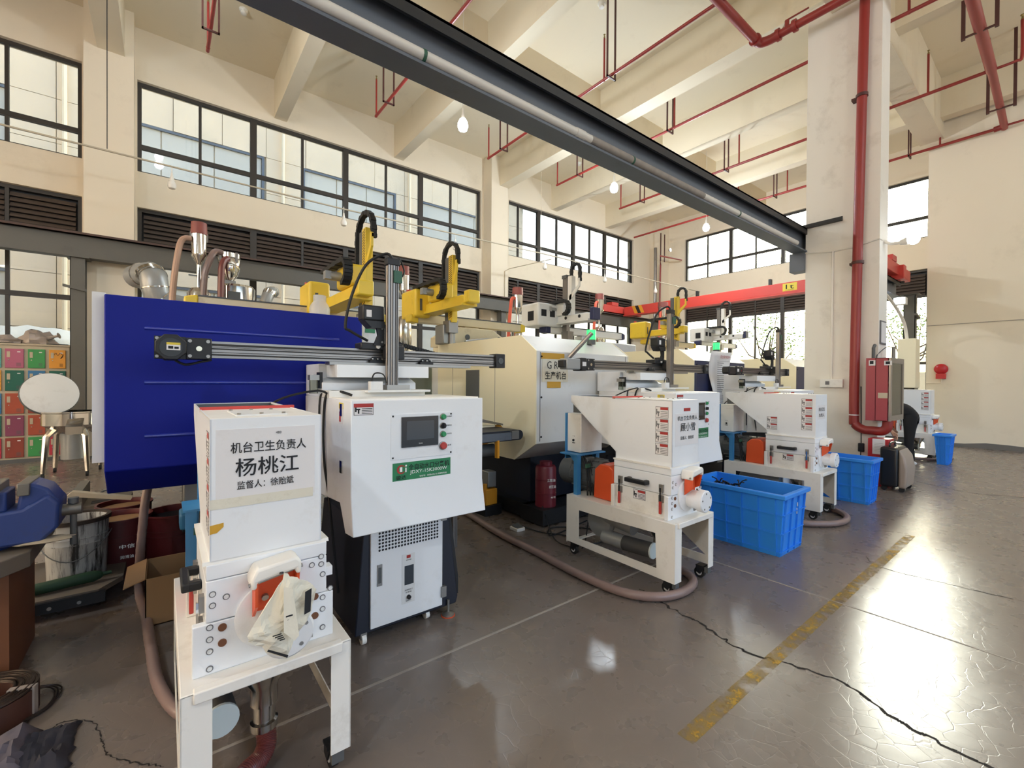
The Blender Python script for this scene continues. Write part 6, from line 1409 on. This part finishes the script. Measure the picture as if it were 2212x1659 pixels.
MB().box(2.47, 3.06, 0, 2.56, 3.17, .03).build('base', 'white', t, bevel=.004); MB().prism([(3.07, .03), (3.15, .03), (3.15, .05)], 'x', 2.48, 2.55).build('pedal', 'castgrey', t)
def cord(pts, r, label, mm='black', nm='floor_cable'):
    return tag(MB().tube(smooth_path(pts, 8), r, 6).build(nm, mm, org=pts[0]), label, 'cable')
cord([(2.6, 3.3, .01), (2.62, 2.95, .01), (2.75, 2.7, .01), (2.72, 2.5, .01), (2.9, 2.45, .01), (3.05, 2.7, .01), (2.8, 2.95, .01), (2.65, 2.8, .01), (3.2, 2.9, .01)], .006, 'tangled thin black cable on the floor before the machine base')
cord([(2.9, 3.3, .3), (2.75, 3.0, .12), (2.62, 2.75, .01), (2.58, 2.55, .01), (2.66, 2.45, .01), (2.7, 2.42, .3)], .005, 'thin black cable rising to the grinder control box')

# ================================================================== WORKER BENDING OVER
t = thing('person', 'worker in black bending over a blue tub, white shoes, beyond the fire cabinet', 'person', (9.5, 1.75, 0))
J = {'pelvis': (9.48, 1.66, .82), 'waist': (9.47, 1.78, .93), 'chest': (9.45, 2.0, .97), 'shl': (9.45, 2.12, .94), 'neck': (9.45, 2.20, .93), 'head0': (9.45, 2.27, .90),
     'hl': (9.40, 1.65, .80), 'kl': (9.39, 1.66, .45), 'al': (9.38, 1.68, .08), 'tl': (9.36, 1.76, .04), 'hr': (9.57, 1.66, .80), 'kr': (9.58, 1.70, .45), 'ar': (9.60, 1.66, .08), 'tr': (9.60, 1.76, .04),
     'sl': (9.30, 2.0, .90), 'el': (9.28, 1.95, .72), 'wl': (9.28, 1.86, .57), 'sr': (9.60, 2.02, .90), 'er': (9.62, 1.99, .74), 'wr': (9.56, 1.90, .58)}
K = list(J); R_ = dict(pelvis=.15, waist=.135, chest=.16, shl=.11, neck=.06, head0=.055, hl=.10, kl=.068, al=.046, tl=.038, hr=.10, kr=.068, ar=.046, tr=.038, sl=.062, el=.046, wl=.032, sr=.062, er=.046, wr=.032)
E_ = [('pelvis', 'waist'), ('waist', 'chest'), ('chest', 'shl'), ('shl', 'neck'), ('neck', 'head0'), ('pelvis', 'hl'), ('hl', 'kl'), ('kl', 'al'), ('al', 'tl'), ('pelvis', 'hr'), ('hr', 'kr'), ('kr', 'ar'), ('ar', 'tr'), ('chest', 'sl'), ('sl', 'el'), ('el', 'wl'), ('chest', 'sr'), ('sr', 'er'), ('er', 'wr')]
def skin(name, verts, edges, radii, mm, parent, root=0, sub=2):
    me = bpy.data.meshes.new(name); o_ = ORG[parent.name]
    me.from_pydata([Vector(v)-o_ for v in verts], edges, []); me.materials.append(M_[mm])
    o = bpy.data.objects.new(name, me); COL.objects.link(o); o.parent = parent; ORG[o.name] = o_
    sk = o.modifiers.new('skin', 'SKIN')
    for i, r in enumerate(radii): me.skin_vertices[0].data[i].radius = (r, r)
    me.skin_vertices[0].data[root].use_root = True
    sb = o.modifiers.new('sub', 'SUBSURF'); sb.levels = sub; sb.render_levels = sub; sk.use_smooth_shade = True
    return o
skin('body', [J[k] for k in K], [(K.index(a), K.index(b)) for a, b in E_], [R_[k] for k in K], 'cloth', t)
hd = lump((9.45, 2.36, .87), .075, .105, .10, 20, .04, False).build('head', 'skin', t)
hair_ = MB(); hair_.sph((9.45, 2.355, .90), .108, 18, (.78, 1.02, .82)); hair_.build('hair', 'hair', hd)
for s_ in (-1, 1):
    MB().sph((9.45+s_*.028, 2.42, .80), .011, 8).build('eye', 'paper', hd); MB().sph((9.45+s_*.075, 2.35, .87), .02, 8, (.5, 1, 1.4)).build('ear', 'skin', hd)
MB().prism([(2.43, .83), (2.45, .80), (2.41, .79)], 'x', 9.44, 9.46).build('nose', 'skin', hd); MB().box(9.43, 2.395, .768, 9.47, 2.40, .774).build('mouth', 'lred', hd)
for w, e, s_ in (('wl', 'el', 1), ('wr', 'er', -1)):
    a = V(*J[w]); d = (a-V(*J[e])).normalized(); sd = d.orthogonal().normalized(); vs = [tuple(a-d*.10), tuple(a), tuple(a+d*.05), tuple(a+d*.09)]; ed = [(0, 1), (1, 2), (2, 3)]; rr_ = [.034, .026, .028, .030]
    for f in range(4):
        b = a+d*.09+sd*(.026-.017*f); L_ = (.035, .042, .045, .036)[f]; vs += [tuple(b), tuple(b+d*L_), tuple(b+d*L_*1.7+d.cross(sd)*.02)]; n0 = len(vs); ed += [(3, n0-3), (n0-3, n0-2), (n0-2, n0-1)]; rr_ += [.010, .009, .008]
    b = a+d*.04+sd*.034; vs += [tuple(b), tuple(b+d*.03+sd*.025), tuple(b+d*.06+sd*.02)]; n0 = len(vs); ed += [(2, n0-3), (n0-3, n0-2), (n0-2, n0-1)]; rr_ += [.012, .010, .009]
    skin('forearm_hand', vs, ed, rr_, 'skin', t, 1, 1)
for x, y in ((9.37, 1.72), (9.60, 1.71)): MB().sph((x, y, .045), .05, 14, (.85, 2.3, .9)).build('shoe', 'shoe', t)
